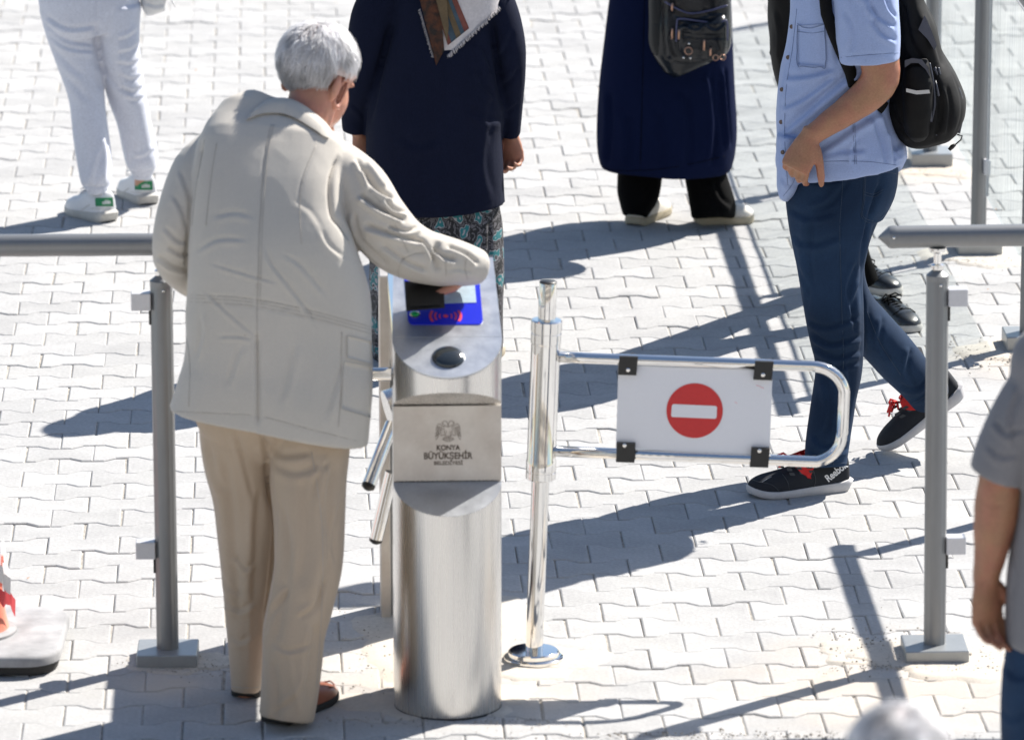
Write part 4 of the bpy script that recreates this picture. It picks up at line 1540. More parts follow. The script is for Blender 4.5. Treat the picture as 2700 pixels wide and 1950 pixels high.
cr = [
    ([(601, 276), (589, 331), (582, 399), (577, 468), (573, 571), (570, 674), (569, 742)], 2.6, .0028),
    ([(569, 735), (570, 800), (571, 870), (571, 945)], 4.5, .010),
    ([(752, 344), (735, 386), (731, 434), (738, 478), (755, 499), (776, 533)], 5.5, .013),
    ([(449, 306), (443, 345), (430, 413), (420, 500), (414, 560), (413, 610)], 5.0, .013),
    ([(480, 317), (470, 380), (462, 430)], 2.2, .0015), ([(700, 330), (668, 400), (662, 460)], 2.2, .0015),
    ([(418, 652), (500, 657), (570, 664), (680, 686), (775, 712)], 2.2, .0022), ([(418, 660), (500, 665), (570, 672), (680, 694), (775, 720)], 2.2, .0022),
    ([(418, 668), (500, 673), (570, 680), (680, 702), (775, 728)], 2.2, .002),
    fold([(585, 535), (600, 580), (640, 632), (687, 694), (700, 720)], 7, .0036),
    fold([(465, 583), (542, 606), (618, 628)], 5, .0028),
    fold([(449, 640), (508, 694), (568, 745)], 6, .003),
    fold([(480, 745), (530, 745), (560, 752)], 5, .003),
    fold([(625, 560), (670, 590), (730, 660)], 9, .0028), fold([(712, 505), (728, 540), (764, 570)], 8, .003),
    fold([(470, 480), (520, 470), (560, 480)], 10, .003), fold([(430, 560), (480, 530), (550, 530)], 9, .003),
    fold([(650, 440), (690, 470), (715, 510)], 10, .0016), fold([(500, 860), (520, 800), (535, 760)], 10, .0035), fold([(620, 900), (640, 820), (650, 760)], 12, .0042),
    fold([(720, 930), (740, 860), (760, 800)], 10, .004), fold([(430, 800), (445, 740), (440, 690)], 9, .004),
    fold([(806, 372), (834, 418), (876, 440)], 9, .016), fold([(796, 430), (838, 460), (897, 488)], 9, .018), fold([(806, 498), (868, 518), (945, 538)], 9, .014),
    fold([(850, 440), (872, 462), (905, 470)], 7, .010), fold([(860, 500), (900, 512), (930, 500)], 7, .010), fold([(930, 530), (950, 552), (965, 580)], 7, .010), fold([(790, 350), (812, 395), (822, 430)], 8, .009), fold([(820, 350), (846, 390), (862, 410)], 8, .012), fold([(845, 540), (900, 580), (950, 600)], 8, .009), fold([(960, 545), (985, 570), (1010, 575)], 8, .012),
    ([(972, 534), (962, 571), (973, 602)], 7, .011), fold([(990, 545), (1030, 560), (1060, 585)], 8, .010), fold([(985, 600), (1015, 596), (1050, 604)], 7, .004),
    ([(884, 614), (882, 600), (893, 575), (927, 561), (968, 564), (985, 580), (988, 612)], 2.4, .0028),
    fold([(785, 470), (800, 530), (860, 590)], 7, .009),
    fold([(352, 566), (381, 588), (412, 596)], 7, .010), fold([(372, 545), (395, 560), (416, 566)], 7, .006), fold([(365, 500), (392, 530), (416, 535)], 8, .005),
    fold([(385, 430), (405, 470), (412, 510)], 8, .004), fold([(400, 375), (415, 420), (425, 460)], 8, .004),
    ([(380, 912), (470, 916), (572, 922), (690, 952), (826, 985)], 1.8, .0018),
    ([(757, 740), (755, 850), (750, 930)], 2.4, .002),
]


def hem_post(co):
    return co


jacket = jk.skin('jacket', M['jacket'], om, .0046, cr, wr=.0055, ws=(6, 6, 3.5), smooth=6, wr2=.0016, ws2=(17, 17, 9))
# turned-down collar: a stand round the neck and a flat leaf falling over the shoulders
cpts = [(554, 258, 12), (566, 240, 24), (592, 223, 33), (630, 221, 35), (664, 234, 34), (697, 258, 30), (718, 277, 25), (731, 294, 14)]
fine = smooth_line(np.array(cpts, float), 6)
rings = []
for i, (u, v, h) in enumerate(fine):
    t_ = i / (len(fine) - 1)
    bu, bv = u - 9 + 4 * t_, v + h
    c_, n_ = surf(jacket, bu, bv)
    if c_ is None:
        c_, n_ = P(bu, bv, 13.8), Vector((0, -1, .3))
    bot = c_ + n_ * .006
    brk = P(u, v, bot.y + .035)
    top = P(u + 5, v - 4, bot.y + .055)
    st = P(u + 8, v + 12, bot.y + .085)
    mid = (brk + bot) / 2 + n_ * .006
    t = Vector((0, .0045, -.0015))
    rings.append([top, brk, mid, bot, bot + t, mid + t, brk + Vector((0, .007, -.006)), st + Vector((0, -.004, 0)), st])
cs = Soup()
cs.rings(rings)
collar = cs.obj('collar', M['jacket'], om, sharp=50)
seam(collar, [[(u - 9 + 4 * i / (len(fine) - 1), v + h - 5) for i, (u, v, h) in enumerate(fine)][2:-2]], M['jacket_seam'], .0008, k=2)
seam(jacket, [[(601, 276), (589, 331), (582, 399), (577, 468), (573, 571), (570, 674), (569, 742)], [(607, 276), (595, 331), (588, 399), (583, 468), (579, 571), (576, 674)], [(569, 742), (570, 800), (571, 870), (572, 935)], [(540, 742), (568, 744)],
              [(480, 317), (470, 380), (462, 440), (456, 500)], [(700, 322), (672, 390), (664, 460), (668, 540)],
              [(414, 653), (500, 657), (570, 664), (680, 686), (775, 711), (822, 724)], [(414, 660), (500, 664), (570, 671), (680, 693), (775, 718), (822, 731)], [(414, 668), (500, 672), (570, 679), (680, 701), (775, 726), (822, 739)],
              [(380, 910), (470, 915), (572, 921), (690, 951), (824, 984)], [(757, 735), (755, 850), (750, 945)], [(405, 700), (420, 800), (418, 900)],
              [(884, 614), (882, 600), (893, 575), (927, 561), (968, 564), (985, 580), (988, 612)], [(1038, 556), (1030, 590), (1036, 618)], [(806, 410), (860, 470), (905, 560)],
              [(748, 350), (731, 390), (727, 436), (733, 480), (752, 503), (774, 540)], [(453, 310), (447, 346), (435, 413), (425, 500)]], M['jacket_seam'], .0009)
# pocket flap on the right hip and the elbow patch edge
patch(jacket, ((768, 743), (819, 756), (820, 806), (769, 792)), M['jacket'], 'pocket_flap', .0035, .006, 8, 6, om)
patch(jacket, ((762, 800), (820, 812), (820, 925), (756, 905)), M['jacket'], 'pocket', .0018, .004, 8, 8, om, .004)

tr = Soup()
tr.tube([(600, 880, 13.68, 172, .128), (604, 930, 13.675, 166, .124), (606, 962, 13.67, 148, .106), (608, 990, 13.665, 108, .075), (610, 1020, 13.66, 60, .04)], 40, 2.2)
tr.tube([(525, 880, 13.70, 80, .115), (526, 940, 13.705, 85, .112), (531, 1020, 13.715, 81, .1), (543, 1100, 13.73, 73, .092), (551, 1200, 13.74, 68, .085), (551, 1300, 13.75, 57, .078), (546, 1400, 13.76, 44, .07), (545, 1480, 13.76, 37, .062), (544, 1529, 13.755, 34, .058)], 36, 2.1)
tr.tube([(688, 880, 13.67, 90, .12), (690, 960, 13.66, 87, .118), (682, 1050, 13.63, 86, .108), (684, 1150, 13.61, 80, .1), (682, 1250, 13.585, 77, .094), (666, 1330, 13.565, 74, .088), (650, 1400, 13.55, 71, .085), (646, 1470, 13.535, 68, .084), (640, 1540, 13.515, 65, .082), (634, 1588, 13.505, 62, .088)], 36, 2.1)
crt = [
    ([(567, 940), (585, 980), (600, 1092), (607, 1159), (601, 1259), (590, 1340), (577, 1409)], 6, .012),
    fold([(582, 970), (620, 1005), (690, 1000)], 14, .006), fold([(592, 1010), (650, 1045), (730, 1020)], 14, .005), fold([(600, 1080), (632, 1200), (622, 1340), (600, 1440)], 22, .010), fold([(745, 1010), (722, 1120), (728, 1230), (700, 1340)], 18, .010), fold([(668, 1060), (676, 1200), (660, 1300)], 20, .006), fold([(700, 1380), (690, 1460), (680, 1560)], 16, .008), fold([(600, 1460), (612, 1530), (610, 1600)], 14, .007), fold([(492, 1000), (512, 1120), (520, 1260), (528, 1380)], 18, .009), fold([(575, 1080), (566, 1200), (560, 1330)], 14, .008), fold([(460, 980), (480, 1050), (500, 1090)], 12, .006),
    fold([(520, 940), (545, 1040), (565, 1120)], 9, .005), ([(548, 1100), (556, 1200), (553, 1300), (552, 1400), (550, 1520)], 6, -.004), fold([(520, 1230), (545, 1255), (560, 1240)], 9, .006),
    fold([(498, 1330), (530, 1350), (560, 1330)], 9, .006), fold([(505, 1400), (530, 1420), (558, 1400)], 9, .005), fold([(490, 1260), (510, 1300), (540, 1320)], 8, .005),
    ([(716, 1000), (718, 1150), (716, 1300), (712, 1420)], 7, -.004), fold([(720, 1280), (700, 1340), (660, 1370)], 10, .006), fold([(640, 1300), (600, 1360), (585, 1410)], 9, .006),
    fold([(600, 1420), (640, 1440), (700, 1420)], 9, .004), fold([(620, 1100), (640, 1200), (640, 1300)], 14, .005), ([(640, 1440), (650, 1520), (668, 1590)], 8, -.005),
    fold([(690, 1480), (660, 1540), (600, 1580)], 10, .004), fold([(760, 1080), (740, 1180), (745, 1260)], 8, .005),
    fold([(735, 1010), (700, 1060), (690, 1120)], 10, .005),
]


def cuff_post(co):
    return co


tr_o = tr.skin('trousers', M['trousers'], om, .005, crt, wr=.005, ws=(8, 8, 2.5), smooth=5, wr2=.0014, ws2=(16, 16, 5))
seam(tr_o, [[(690, 1000), (712, 1150), (714, 1300), (708, 1420), (700, 1520)], [(512, 1519), (545, 1522), (575, 1520)]], M['jacket_seam'], .0008)
# shoes
ls, _, lm = shoe(om, G(541, 1552) + Vector((0, .02, 0)), R(78), .29, up=M['black_sole'], sole=M['black_sole'], style='loafer', width=.043)
p0 = G(604, 1606)
rs, rsole, rm = shoe(om, p0, R(60), .272, up=M['loafer'], sole=M['black_sole'], style='loafer', width=.047, sole_h=.02)
s = Soup()
arc = [(.215 + .055 * math.cos(R(a)), .034 * math.sin(R(a)), .060 - .016 * math.cos(R(a)) - .012 * abs(math.sin(R(a)))) for a in range(-90, 91, 15)]
s.rod(arc, .0022, 6)
s.xf(rm)
s.obj('apron_seam', M['loafer'], rs)
# body under the clothes: head, neck, trunk, limbs, right hand
bd = Soup()
HC = P(703, 166, 13.945)
add_head(bd, HC + Vector((.004, 0, -.005)), R(-42), R(-24), 1.06)
bd.loft([np.array([*P(668, 300, 13.86), .062, .06]), np.array([*P(684, 250, 13.885), .062, .062]), np.array([*P(696, 210, 13.91), .060, .066]), np.array([*P(703, 170, 13.94), .055, .06])], 24, 2.0, .02)
bd.tube([(655, 300, 13.87, 64, .05), (612, 356, 13.85, 110, .08), (592, 450, 13.76, 125, .10), (600, 600, 13.71, 135, .105), (605, 780, 13.68, 140, .10), (606, 890, 13.66, 120, .08)], 30)
bd.tube([(545, 900, 13.71, 60, .08), (540, 1100, 13.73, 46, .065), (545, 1300, 13.75, 34, .05), (544, 1500, 13.77, 24, .04), (544, 1545, 13.79, 24, .04)], 20)
bd.tube([(680, 940, 13.66, 66, .08), (684, 1150, 13.61, 50, .065), (660, 1350, 13.56, 40, .05), (644, 1500, 13.54, 30, .045), (642, 1545, 13.55, 28, .045)], 20)
bd.tube([(485, 340, 13.86, 28, .045), (436, 405, 13.82, 36, .05), (400, 500, 13.76, 34, .045), (395, 575, 13.82, 28, .04), (440, 630, 13.98, 24, .035), (480, 650, 14.05, 24, .03)], 18)
bd.tube([(735, 370, 13.85, 38, .05), (832, 484, 13.76, 44, .05), (900, 560, 13.77, 38, .045), (985, 582, 13.79, 32, .038), (1040, 602, 13.84, 27, .03)], 18)
wr_ = P(1052, 600, 13.84)
pe_ = P(985, 611, 13.875)
hand_soup(bd, wr_, pe_, Vector((0, .85, -.5)), .95, .45, thumb_side=1, thumb=False)
tp = [P(1030, 614, 13.82), P(1006, 636, 13.775), P(982, 645, 13.765), P(957, 654.5, 13.76)]
bd.rod(tp, [.0125, .0115, .0108, .0085], 12)
bd.ell(tp[-1], (.0085,) * 3, n=10, k=6)
body = bd.skin('body', M['skin'], om, .0042, [
    ([(637, 232), (680, 246), (720, 262)], 3, .002), ([(640, 245), (690, 262)], 3, .0015), ([(735, 250), (728, 275), (724, 288)], 3, .002)], wr=.0015, ws=(40, 40, 40), smooth=3)
# outer right ear, drawn finer than the fused one
s = Soup()
er = [(769, 180), (764, 177), (757, 183), (747, 197), (740, 212), (738, 226), (741, 237), (748, 238), (754, 226), (760, 212), (766, 198)]
ec3 = [P(u, v, 13.885 + (u - 752) * .0012) for u, v in er]
s.rod(ec3 + [ec3[0]], [.006] * 6 + [.008, .008] + [.0045] * 4, 10)
s.prism([P(u, v, 13.897 + (u - 752) * .0012) for u, v in er], Vector((0, 0, 0)), Vector((0, .008, 0)))
s.obj('ear', M['skin'], om)
# hair: a scalp cap with several thousand tapering locks
HA, HB = [], []


def hair_cap(root, c, yaw, pitch, rad, n, seed, skirt=.42, m_hair=None, m_scalp=None, L=(.03, .055), messy=.5, tint=(.75, 1.05), lifts=(.06, .38), bald=False, wid=(.0011, .0024)):
    rr = random.Random(seed)
    m = Matrix.Translation(Vector(c)) @ Euler((pitch, 0, yaw)).to_matrix().to_4x4()
    s = Soup()
    s.ell((0, 0, 0), rad, n=32, k=20)
    keep = []
    sv = s.v
    ok = [not (v.z < -skirt * rad[2] and v.y > -.2 * rad[1]) and v.z > -.85 * rad[2] and not (v.y > .55 * rad[1] and v.z < .35 * rad[2]) for v in sv]
    fs = [f for f in s.f if all(ok[i] for i in f)]
    vs = [m @ (v * (1 + .025 * noise.noise(v * 40))) for v in sv]
    mesh_obj('hair_cap', vs, fs, m_scalp, root)
    V, F, T = [], [], []
    cnt = 0
    while cnt < n:
        d = Vector((rr.gauss(0, 1), rr.gauss(0, 1), rr.gauss(0, 1))).normalized()
        p = Vector((d.x * rad[0], d.y * rad[1], d.z * rad[2]))
        if (p.z < -skirt * rad[2] and p.y > -.2 * rad[1]) or p.z < -.82 * rad[2] or (p.y > .55 * rad[1] and p.z < .35 * rad[2]):
            continue
        if bald and abs(p.x) > .6 * rad[0] and p.z < -.05 * rad[2] and -.03 < p.y < .06:
            continue
        if bald and rr.random() < .8 * max(0, 1 - (p - Vector((.01, -.62 * rad[1], .62 * rad[2]))).length / .05):
            cnt += .3
            continue
        cnt += 1
        nrm = Vector((d.x / rad[0], d.y / rad[1], d.z / rad[2])).normalized()
        whorl = Vector((.0, -.25 * rad[1], rad[2]))
        flow = (p - whorl)
        flow = (flow - nrm * flow.dot(nrm))
        flow = flow.normalized() if flow.length > 1e-4 else Vector((1, 0, 0))
        cl = noise.noise_vector(p * 38) * messy + noise.noise_vector(p * 90) * messy * .5
        flow = (flow + cl - nrm * cl.dot(nrm)).normalized()
        L_ = rr.uniform(*L)
        w = rr.uniform(*wid)
        side = nrm.cross(flow).normalized()
        lift = rr.uniform(*lifts)
        b = len(V)
        cur = rr.gauss(0, .35)
        q = p.copy()
        fl_ = flow.copy()
        K = 5
        tn_ = rr.uniform(*tint) * (1 + .55 * noise.noise(p * 30 + Vector((seed, 0, 0)))) * (.72 if (bald and p.z < -.1 * rad[2] and p.y < .02) else 1)
        for k in range(K):
            t = k / (K - 1)
            ww = w * (1 - .85 * t)
            pos = q + nrm * (.0015 + L_ * lift * (math.sin(t * 2.6) * .55))
            V += [m @ (pos - side * ww), m @ (pos + nrm * ww * .9), m @ (pos + side * ww)]
            T += [tn_ * (.93 + .1 * t)] * 3
            step = fl_ * (L_ / (K - 1))
            q = q + step
            e = (q.x / rad[0]) ** 2 + (q.y / rad[1]) ** 2 + (q.z / rad[2]) ** 2
            q = q / math.sqrt(e)
            nrm = Vector((q.x / rad[0] ** 2, q.y / rad[1] ** 2, q.z / rad[2] ** 2)).normalized()
            fl_ = (fl_ + side * cur * .35 - nrm * fl_.dot(nrm)).normalized()
            side = nrm.cross(fl_).normalized()
        for k in range(K - 1):
            o = b + k * 3
            F += [(o, o + 1, o + 4, o + 3), (o + 1, o + 2, o + 5, o + 4)]
    ob = mesh_obj('hair', V, F, m_hair, root)
    ob['kind'] = 'stuff'
    a_ = ob.data.attributes.new('tint', 'FLOAT', 'POINT')
    a_.data.foreach_set('value', T)
    return ob


hair_cap(om, HC + Vector((.002, -.006, .036)), R(-38), R(-20), (.088, .106, .092), 12500, 4, .36, M['hair_white'], M['hair_scalp'], (.016, .038), .95, (.66, 1.14), lifts=(.05, .7), bald=True, wid=(.0004, .00095))
# the wallet he holds to the reader
wl = thing('wallet', 'open black wallet held over the blue card reader', 'wallet', onlid(942, 658, .05))
s = Soup()
WH = .05


def onw(u, v, h):
    return onplane(u, v, LP + LN * (WH + h), LN)


wq = [(896, 622), (899.5, 689), (985, 682), (983, 626)][::-1]
s.rings([[onw(u, v, 0) for u, v in wq], [onw(u, v, .006) for u, v in wq]])
s.obj('cover', M['wallet'], wl, smooth=False)
s = Soup()
wi = [(906, 632), (909, 680), (974, 675), (972, 634)][::-1]
s.rings([[onw(u, v, .0061) for u, v in wi], [onw(u, v, .0085) for u, v in wi]])
s.obj('card_pocket', M['wallet'], wl, smooth=False)


# ------------------------------------------------------------------ woman in navy jumper and paisley skirt
pw = thing('person', 'woman in a navy jumper and paisley skirt with a fringed headscarf', 'person', G(968, 775), group=PEOPLE)
YP = 17.37
sw = Soup()
sw.loft([np.array([*Vector((-.235, 17.40, 1.285)), .09, .07]), np.array([-.235, 17.40, 1.24, .17, .105]), np.array([*P(982, -10, 17.39), .175, .135]), np.array([*P(980, 60, 17.38), .168, .15]),
         np.array([*P(975, 140, 17.37), .184, .165]), np.array([*P(967, 230, 17.37), .211, .178]), np.array([*P(962, 300, 17.37), .211, .185]), np.array([*P(963, 380, 17.37), .214, .184]), np.array([*P(966, 455, 17.37), .217, .178])], 46, 2.25)
sw.tube([(1062, -50, 17.38, 44, .075), (1095, 20, 17.37, 50, .075), (1122, 95, 17.36, 44, .068), (1131, 160, 17.38, 35, .06), (1130, 230, 17.42, 28, .052), (1131, 298, 17.44, 19, .04)], 28, end0=True)
sw.tube([(905, -50, 17.38, 46, .075), (845, 20, 17.37, 58, .08), (816, 100, 17.36, 50, .075), (800, 180, 17.38, 42, .066), (790, 240, 17.42, 33, .056), (786, 291, 17.43, 26, .045)], 28, end0=True)
crs = [([(1090, 40), (1098, 110), (1105, 170), (1113, 235)], 6, .014), ([(868, 50), (845, 140), (825, 230), (811, 285)], 7, .014),
       fold([(1060, 90), (1080, 130), (1095, 170)], 10, .007), fold([(1055, 150), (1070, 190), (1100, 215)], 10, .007), fold([(1040, 240), (1080, 262), (1112, 262)], 12, .006), fold([(1085, 300), (1080, 370), (1100, 440)], 12, .003),
       fold([(1090, 200), (1085, 260), (1090, 330)], 12, .003), ([(905, 462), (1000, 447), (1120, 451)], 1.6, .0016), ([(905, 467), (1000, 452), (1120, 456)], 1.6, .0016),
       fold([(1135, 70), (1120, 110), (1105, 130)], 9, .006), fold([(1150, 150), (1135, 175), (1115, 190)], 9, .006), fold([(1148, 230), (1130, 245), (1118, 250)], 7, .005), fold([(780, 230), (800, 250), (812, 262)], 7, .004),
       fold([(880, 300), (930, 320), (980, 300)], 16, .004), ([(1112, 380), (1115, 420), (1117, 465)], 3, .003)]
sw.skin('jumper', M['knit'], pw, .007, crs, wr=.006, ws=(6, 6, 4), smooth=5)
sk = Soup()
sk.tube([(965, 425, 17.37, 132, .14), (967, 475, 17.37, 142, .155), (967, 510, 17.37, 146, .165), (967, 600, 17.37, 147, .175), (966, 700, 17.37, 146, .18), (967, 786, 17.37, 148, .19)], 46, 2.2)
sk.skin('skirt', M['paisley'], pw, .009, [fold([(1085, 470), (1082, 600), (1078, 780)], 8, .008), ([(1087, 455), (1087, 620), (1085, 780)], 2, .003), fold([(900, 620), (895, 700), (885, 785)], 12, .01), fold([(1100, 600), (1096, 680), (1090, 785)], 7, .008), fold([(850, 640), (846, 700), (842, 785)], 8, .01)], wr=.008, ws=(9, 9, 2), smooth=4)
b2 = Soup()
add_head(b2, (-.225, 17.44, 1.40), 0, R(-12), .95)
b2.loft([np.array([-.232, 17.40, 1.24, .058, .055]), np.array([-.228, 17.42, 1.37, .055, .055])], 20, 2.0, .02)
b2.loft([np.array([-.235, 17.40, 1.25, .12, .08]), np.array([-.23, 17.38, 1.1, .14, .1]), np.array([-.23, 17.37, .8, .15, .13]), np.array([-.23, 17.37, .6, .15, .12])], 24, 2.0, .03)
b2.tube([(1080, -20, 17.38, 30, .05), (1122, 95, 17.37, 28, .045), (1131, 230, 17.43, 18, .034), (1131, 300, 17.44, 15, .026)], 16)
b2.tube([(880, -20, 17.38, 30, .05), (816, 100, 17.37, 28, .045), (792, 240, 17.43, 19, .034), (795, 300, 17.44, 16, .026)], 16)
for u in (930, 1010):
    b2.tube([(u, 400, 17.37, 60, .07), (u + 5, 600, 17.38, 42, .05), (u + 12, 780, 17.40, 30, .04)], 16)
hand_soup(b2, P(1131, 298, 17.44), P(1134, 330, 17.43), Vector((-.45, -.85, .1)), .98, .75, thumb_side=1, spread=.02)
hand_soup(b2, P(797, 294, 17.44), P(804, 325, 17.43), Vector((.45, -.85, .1)), .95, .8, thumb_side=-1, spread=.02)
b2.skin('body', M['skin'], pw, .0042, [], wr=.001, ws=(40, 40, 40), smooth=2)
shoe(pw, P(1060, 745, 17.30) * 1.0 if False else Vector((-.16, 17.18, 0)), R(62), .25, up=M['cream_canvas'], sole=M['beige_sole'], style='slip', width=.042)
shoe(pw, Vector((-.31, 17.2, 0)), R(95), .25, up=M['cream_canvas'], sole=M['beige_sole'], style='slip', width=.042)
shs, _, _ = shoe(pw, G(1098, 770) + Vector((-.03, .02, 0)), R(20), .12, up=M['cream_canvas'], sole=M['beige_sole'], style='slip', width=.03) if False else (None, None, None)

# headscarf: a folded triangle lying on her back, closed over the head
hs = Soup()
hs.ell((-.225, 17.435, 1.425), (.096, .116, .114), n=30, k=20)
hs.loft([np.array([-.225, 17.42, 1.41, .098, .11]), np.array([-.23, 17.405, 1.33, .105, .10]), np.array([-.233, 17.395, 1.275, .155, .115]), np.array([-.235, 17.39, 1.235, .185, .13])], 30, 2.0, .02)
scarf = hs.skin('headscarf', M['scarf_white'], pw, .009, wr=.006, ws=(12, 12, 7), smooth=4)


def back_y(u, v):                               # jumper's back surface behind a pixel, found by the loft's depth
    c = 17.37
    x = P(u, v, 17.2).x + .232
    t = max(0.0, 1 - (abs(x) / .205) ** 2.25)
    return 17.375 - .145 * t ** (1 / 2.25) - .004


def scarf_sheet(name, quadf, m, nu, nv, lift, parent, amp=.004, seed=0):
    """strip of cloth lying over the back: quadf(a, b) gives a photo position, a along, b across"""
    V, F = [], []
    for i in range(nu + 1):
        for j in range(nv + 1):
            u, v = quadf(i / nu, j / nv)
            y = back_y(u, v) - lift - .008 - amp * (noise.noise(Vector((u * .05, v * .03, seed))) + .6)
            V.append(P(u, v, y))
    n = len(V)
    V += [p + Vector((0, .003, 0)) for p in V]
    W = nv + 1
    for i in range(nu):
        for j in range(nv):
            a = i * W + j
            F.append((a, a + 1, a + W + 1, a + W))
            F.append((n + a, n + a + W, n + a + W + 1, n + a + 1))
    edge = [i * W for i in range(nu + 1)] + [nu * W + j for j in range(1, W)] + [i * W + W - 1 for i in range(nu - 1, -1, -1)] + [j for j in range(W - 2, 0, -1)]
    for k in range(len(edge)):
        a, b = edge[k], edge[(k + 1) % len(edge)]
        F.append((a, n + a, n + b, b))
    return mesh_obj(name, V, F, m, parent)


def lerp(p, q, t):
    return (p[0] + (q[0] - p[0]) * t, p[1] + (q[1] - p[1]) * t)


def tri(A, B, Cc, D):
    return lambda a, b: lerp(lerp(A, B, a), lerp(D, Cc, a), b)


shw = scarf_sheet('scarf_tail', tri((968, 148), (945, -40), (1150, -40), (972, 140)), M['scarf_white'], 26, 16, .0, scarf, .004, 1)
# right part of the white layer reaching out to the shoulder
scarf_sheet('scarf_tail', tri((972, 139), (985, -40), (1165, -52), (1118, 6)), M['scarf_white'], 22, 16, .001, scarf, .004, 1)
stripes = ((0.0, .16, 'scarf_rust'), (.16, .40, 'scarf_teal'), (.40, .62, 'scarf_ochre'), (.62, .78, 'scarf_teal'), (.78, 1.0, 'scarf_rust'))
for a0, a1, mn in stripes:
    A, B, Cq, D = (989, 100), (1040, 62), (985, -30), (945, -30)
    A, D_, B_, C_ = (992, 101), (1039, 63), (950, -30), (1000, -30)
    q0, q1 = lerp(A, D_, a0), lerp(A, D_, a1)
    r0, r1 = lerp(B_, C_, a0), lerp(B_, C_, a1)
    scarf_sheet('scarf_stripe', tri(q0, r0, r1, q1), M[mn], 16, 4, .0035, scarf, .004, 1)
scarf_sheet('scarf_fold', tri((966, 146), (922, -30), (972, -30), (984, 112)), M['scarf_dark'], 22, 10, .009, scarf, .005, 3)
scarf_sheet('scarf_fold', tri((990, 95), (958, -30), (988, -30), (994, 60)), M['scarf_ochre'], 16, 6, .014, scarf, .005, 5)
fr = Soup()
rnd = random.Random(31)
for k in range(120):
    t = k / 119
    u, v = lerp((968, 146), (1120, 2), t)
    u += rnd.uniform(-1, 1)
    y = back_y(u, v) - .014
    du, dv = rnd.uniform(1, 6), rnd.uniform(4, 9)
    fr.rod([P(u, v - 2, y), P(u + du * .5, v + dv * .6, y - .001), P(u + du, v + dv, y + .001)], [.0011, .0011, .0006], 4)
for k in range(50):
    t = k / 49
    u, v = lerp((966, 148), (930, 20), t)
    y = back_y(u, v) - .016
    fr.rod([P(u + 1, v, y), P(u - rnd.uniform(2, 5), v + rnd.uniform(1, 5), y)], [.001, .0006], 4)
fo_ = fr.obj('fringe', M['scarf_white'], scarf)
fo_['kind'] = 'stuff'

# ------------------------------------------------------------------ woman in the long navy coat
nw = thing('person', 'woman in a long navy coat and black trousers wearing cream slip-on shoes', 'person', G(1490, 490), group=PEOPLE)
ct = Soup()
YN = 19.26
ct.loft([np.array([.55, 19.29, 1.38, .08, .07]), np.array([.55, 19.29, 1.33, .17, .1]), np.array([.55, 19.28, 1.2, .195, .125]), np.array([.55, 19.27, 1.0, .185, .135]), np.array([*P(1484, -20, YN), .206, .15]),
         np.array([*P(1480, 90, YN), .221, .165]), np.array([*P(1476, 200, YN), .236, .185]), np.array([*P(1476, 290, YN), .243, .195]), np.array([*P(1475, 345, YN), .236, .195]), np.array([*P(1474, 371, YN), .224, .188])], 46, 2.3)
for sg in (-1, 1):
    ct.loft([np.array([.55 + sg * .15, 19.29, 1.30, .07, .07]), np.array([.55 + sg * .235, 19.26, 1.08, .06, .06]), np.array([.55 + sg * .2, 19.42, .92, .05, .05])], 20, 2.0, .03, True, True)
coat_o = ct.skin('coat', M['coat'], nw, .008, [([(1428, -10), (1424, 150), (1418, 380)], 2.5, .003), fold([(1606, 150), (1616, 250), (1622, 330)], 6, .012), fold([(1590, 170), (1600, 260), (1604, 330)], 9, .009), ([(1326, 362), (1376, 374), (1480, 372), (1610, 345)], 2, .0018),
                                     fold([(1350, 200), (1352, 290), (1346, 370)], 10, .010), fold([(1520, 200), (1528, 290), (1525, 370)], 16, .010), fold([(1575, 160), (1588, 270), (1580, 370)], 12, .014), fold([(1390, 250), (1396, 310), (1392, 372)], 12, .008), fold([(1460, 240), (1464, 310), (1466, 372)], 14, .008)], wr=.006, ws=(6, 6, 2.5), smooth=5)
seam(coat_o, [[(1428, -10), (1424, 150), (1418, 375)], [(1326, 366), (1376, 378), (1480, 372), (1605, 346)]], M['black_cloth'], .0011)
nt_ = Soup()
nt_.tube([(1420, 330, 19.27, 52, .08), (1416, 390, 19.27, 50, .078), (1413, 435, 19.25, 47, .08), (1408, 462, 19.24, 36, .075), (1405, 479, 19.23, 28, .07)], 30)
nt_.tube([(1555, 330, 19.26, 48, .08), (1560, 375, 19.26, 46, .08), (1572, 425, 19.24, 48, .09), (1580, 460, 19.23, 50, .1), (1580, 482, 19.22, 48, .1)], 30)
nt_.skin('trousers', M['black_cloth'], nw, .008, [fold([(1580, 400), (1600, 440), (1625, 455)], 9, .007), fold([(1560, 420), (1585, 450), (1600, 470)], 9, .006), fold([(1440, 420), (1425, 450), (1410, 470)], 8, .006)], wr=.005, ws=(12, 12, 6), smooth=4)
s1, _, m1 = shoe(nw, G(1404, 502) + Vector((.0, .01, 0)), R(63), .25, up=M['cream_canvas'], sole=M['beige_sole'], style='slip', width=.044, sole_h=.026)
s2, _, m2 = shoe(nw, G(1540, 494), R(6), .205, up=M['cream_canvas'], sole=M['beige_sole'], style='slip', width=.046, sole_h=.026)
for sh_, mm, L in ((s1, m1, .25), (s2, m2, .205)):
    st_ = Soup()
    for k in range(26):
        t = .03 + .94 * k / 25
        w = .047 * (1.0 if .15 < t < .88 else .72 if t > .05 else .5)
        st_.ell((t * L, -w - .001, .029 + (.004 if k % 2 else 0)), (.0018, .0012, .0022), n=6, k=4)
    st_.xf(mm)
    so_ = st_.obj('stitching', M['beige_sole'], sh_)
    so_['kind'] = 'stuff'
b3 = Soup()
add_head(b3, (.56, 19.33, 1.55), R(-20), R(-8), .97)
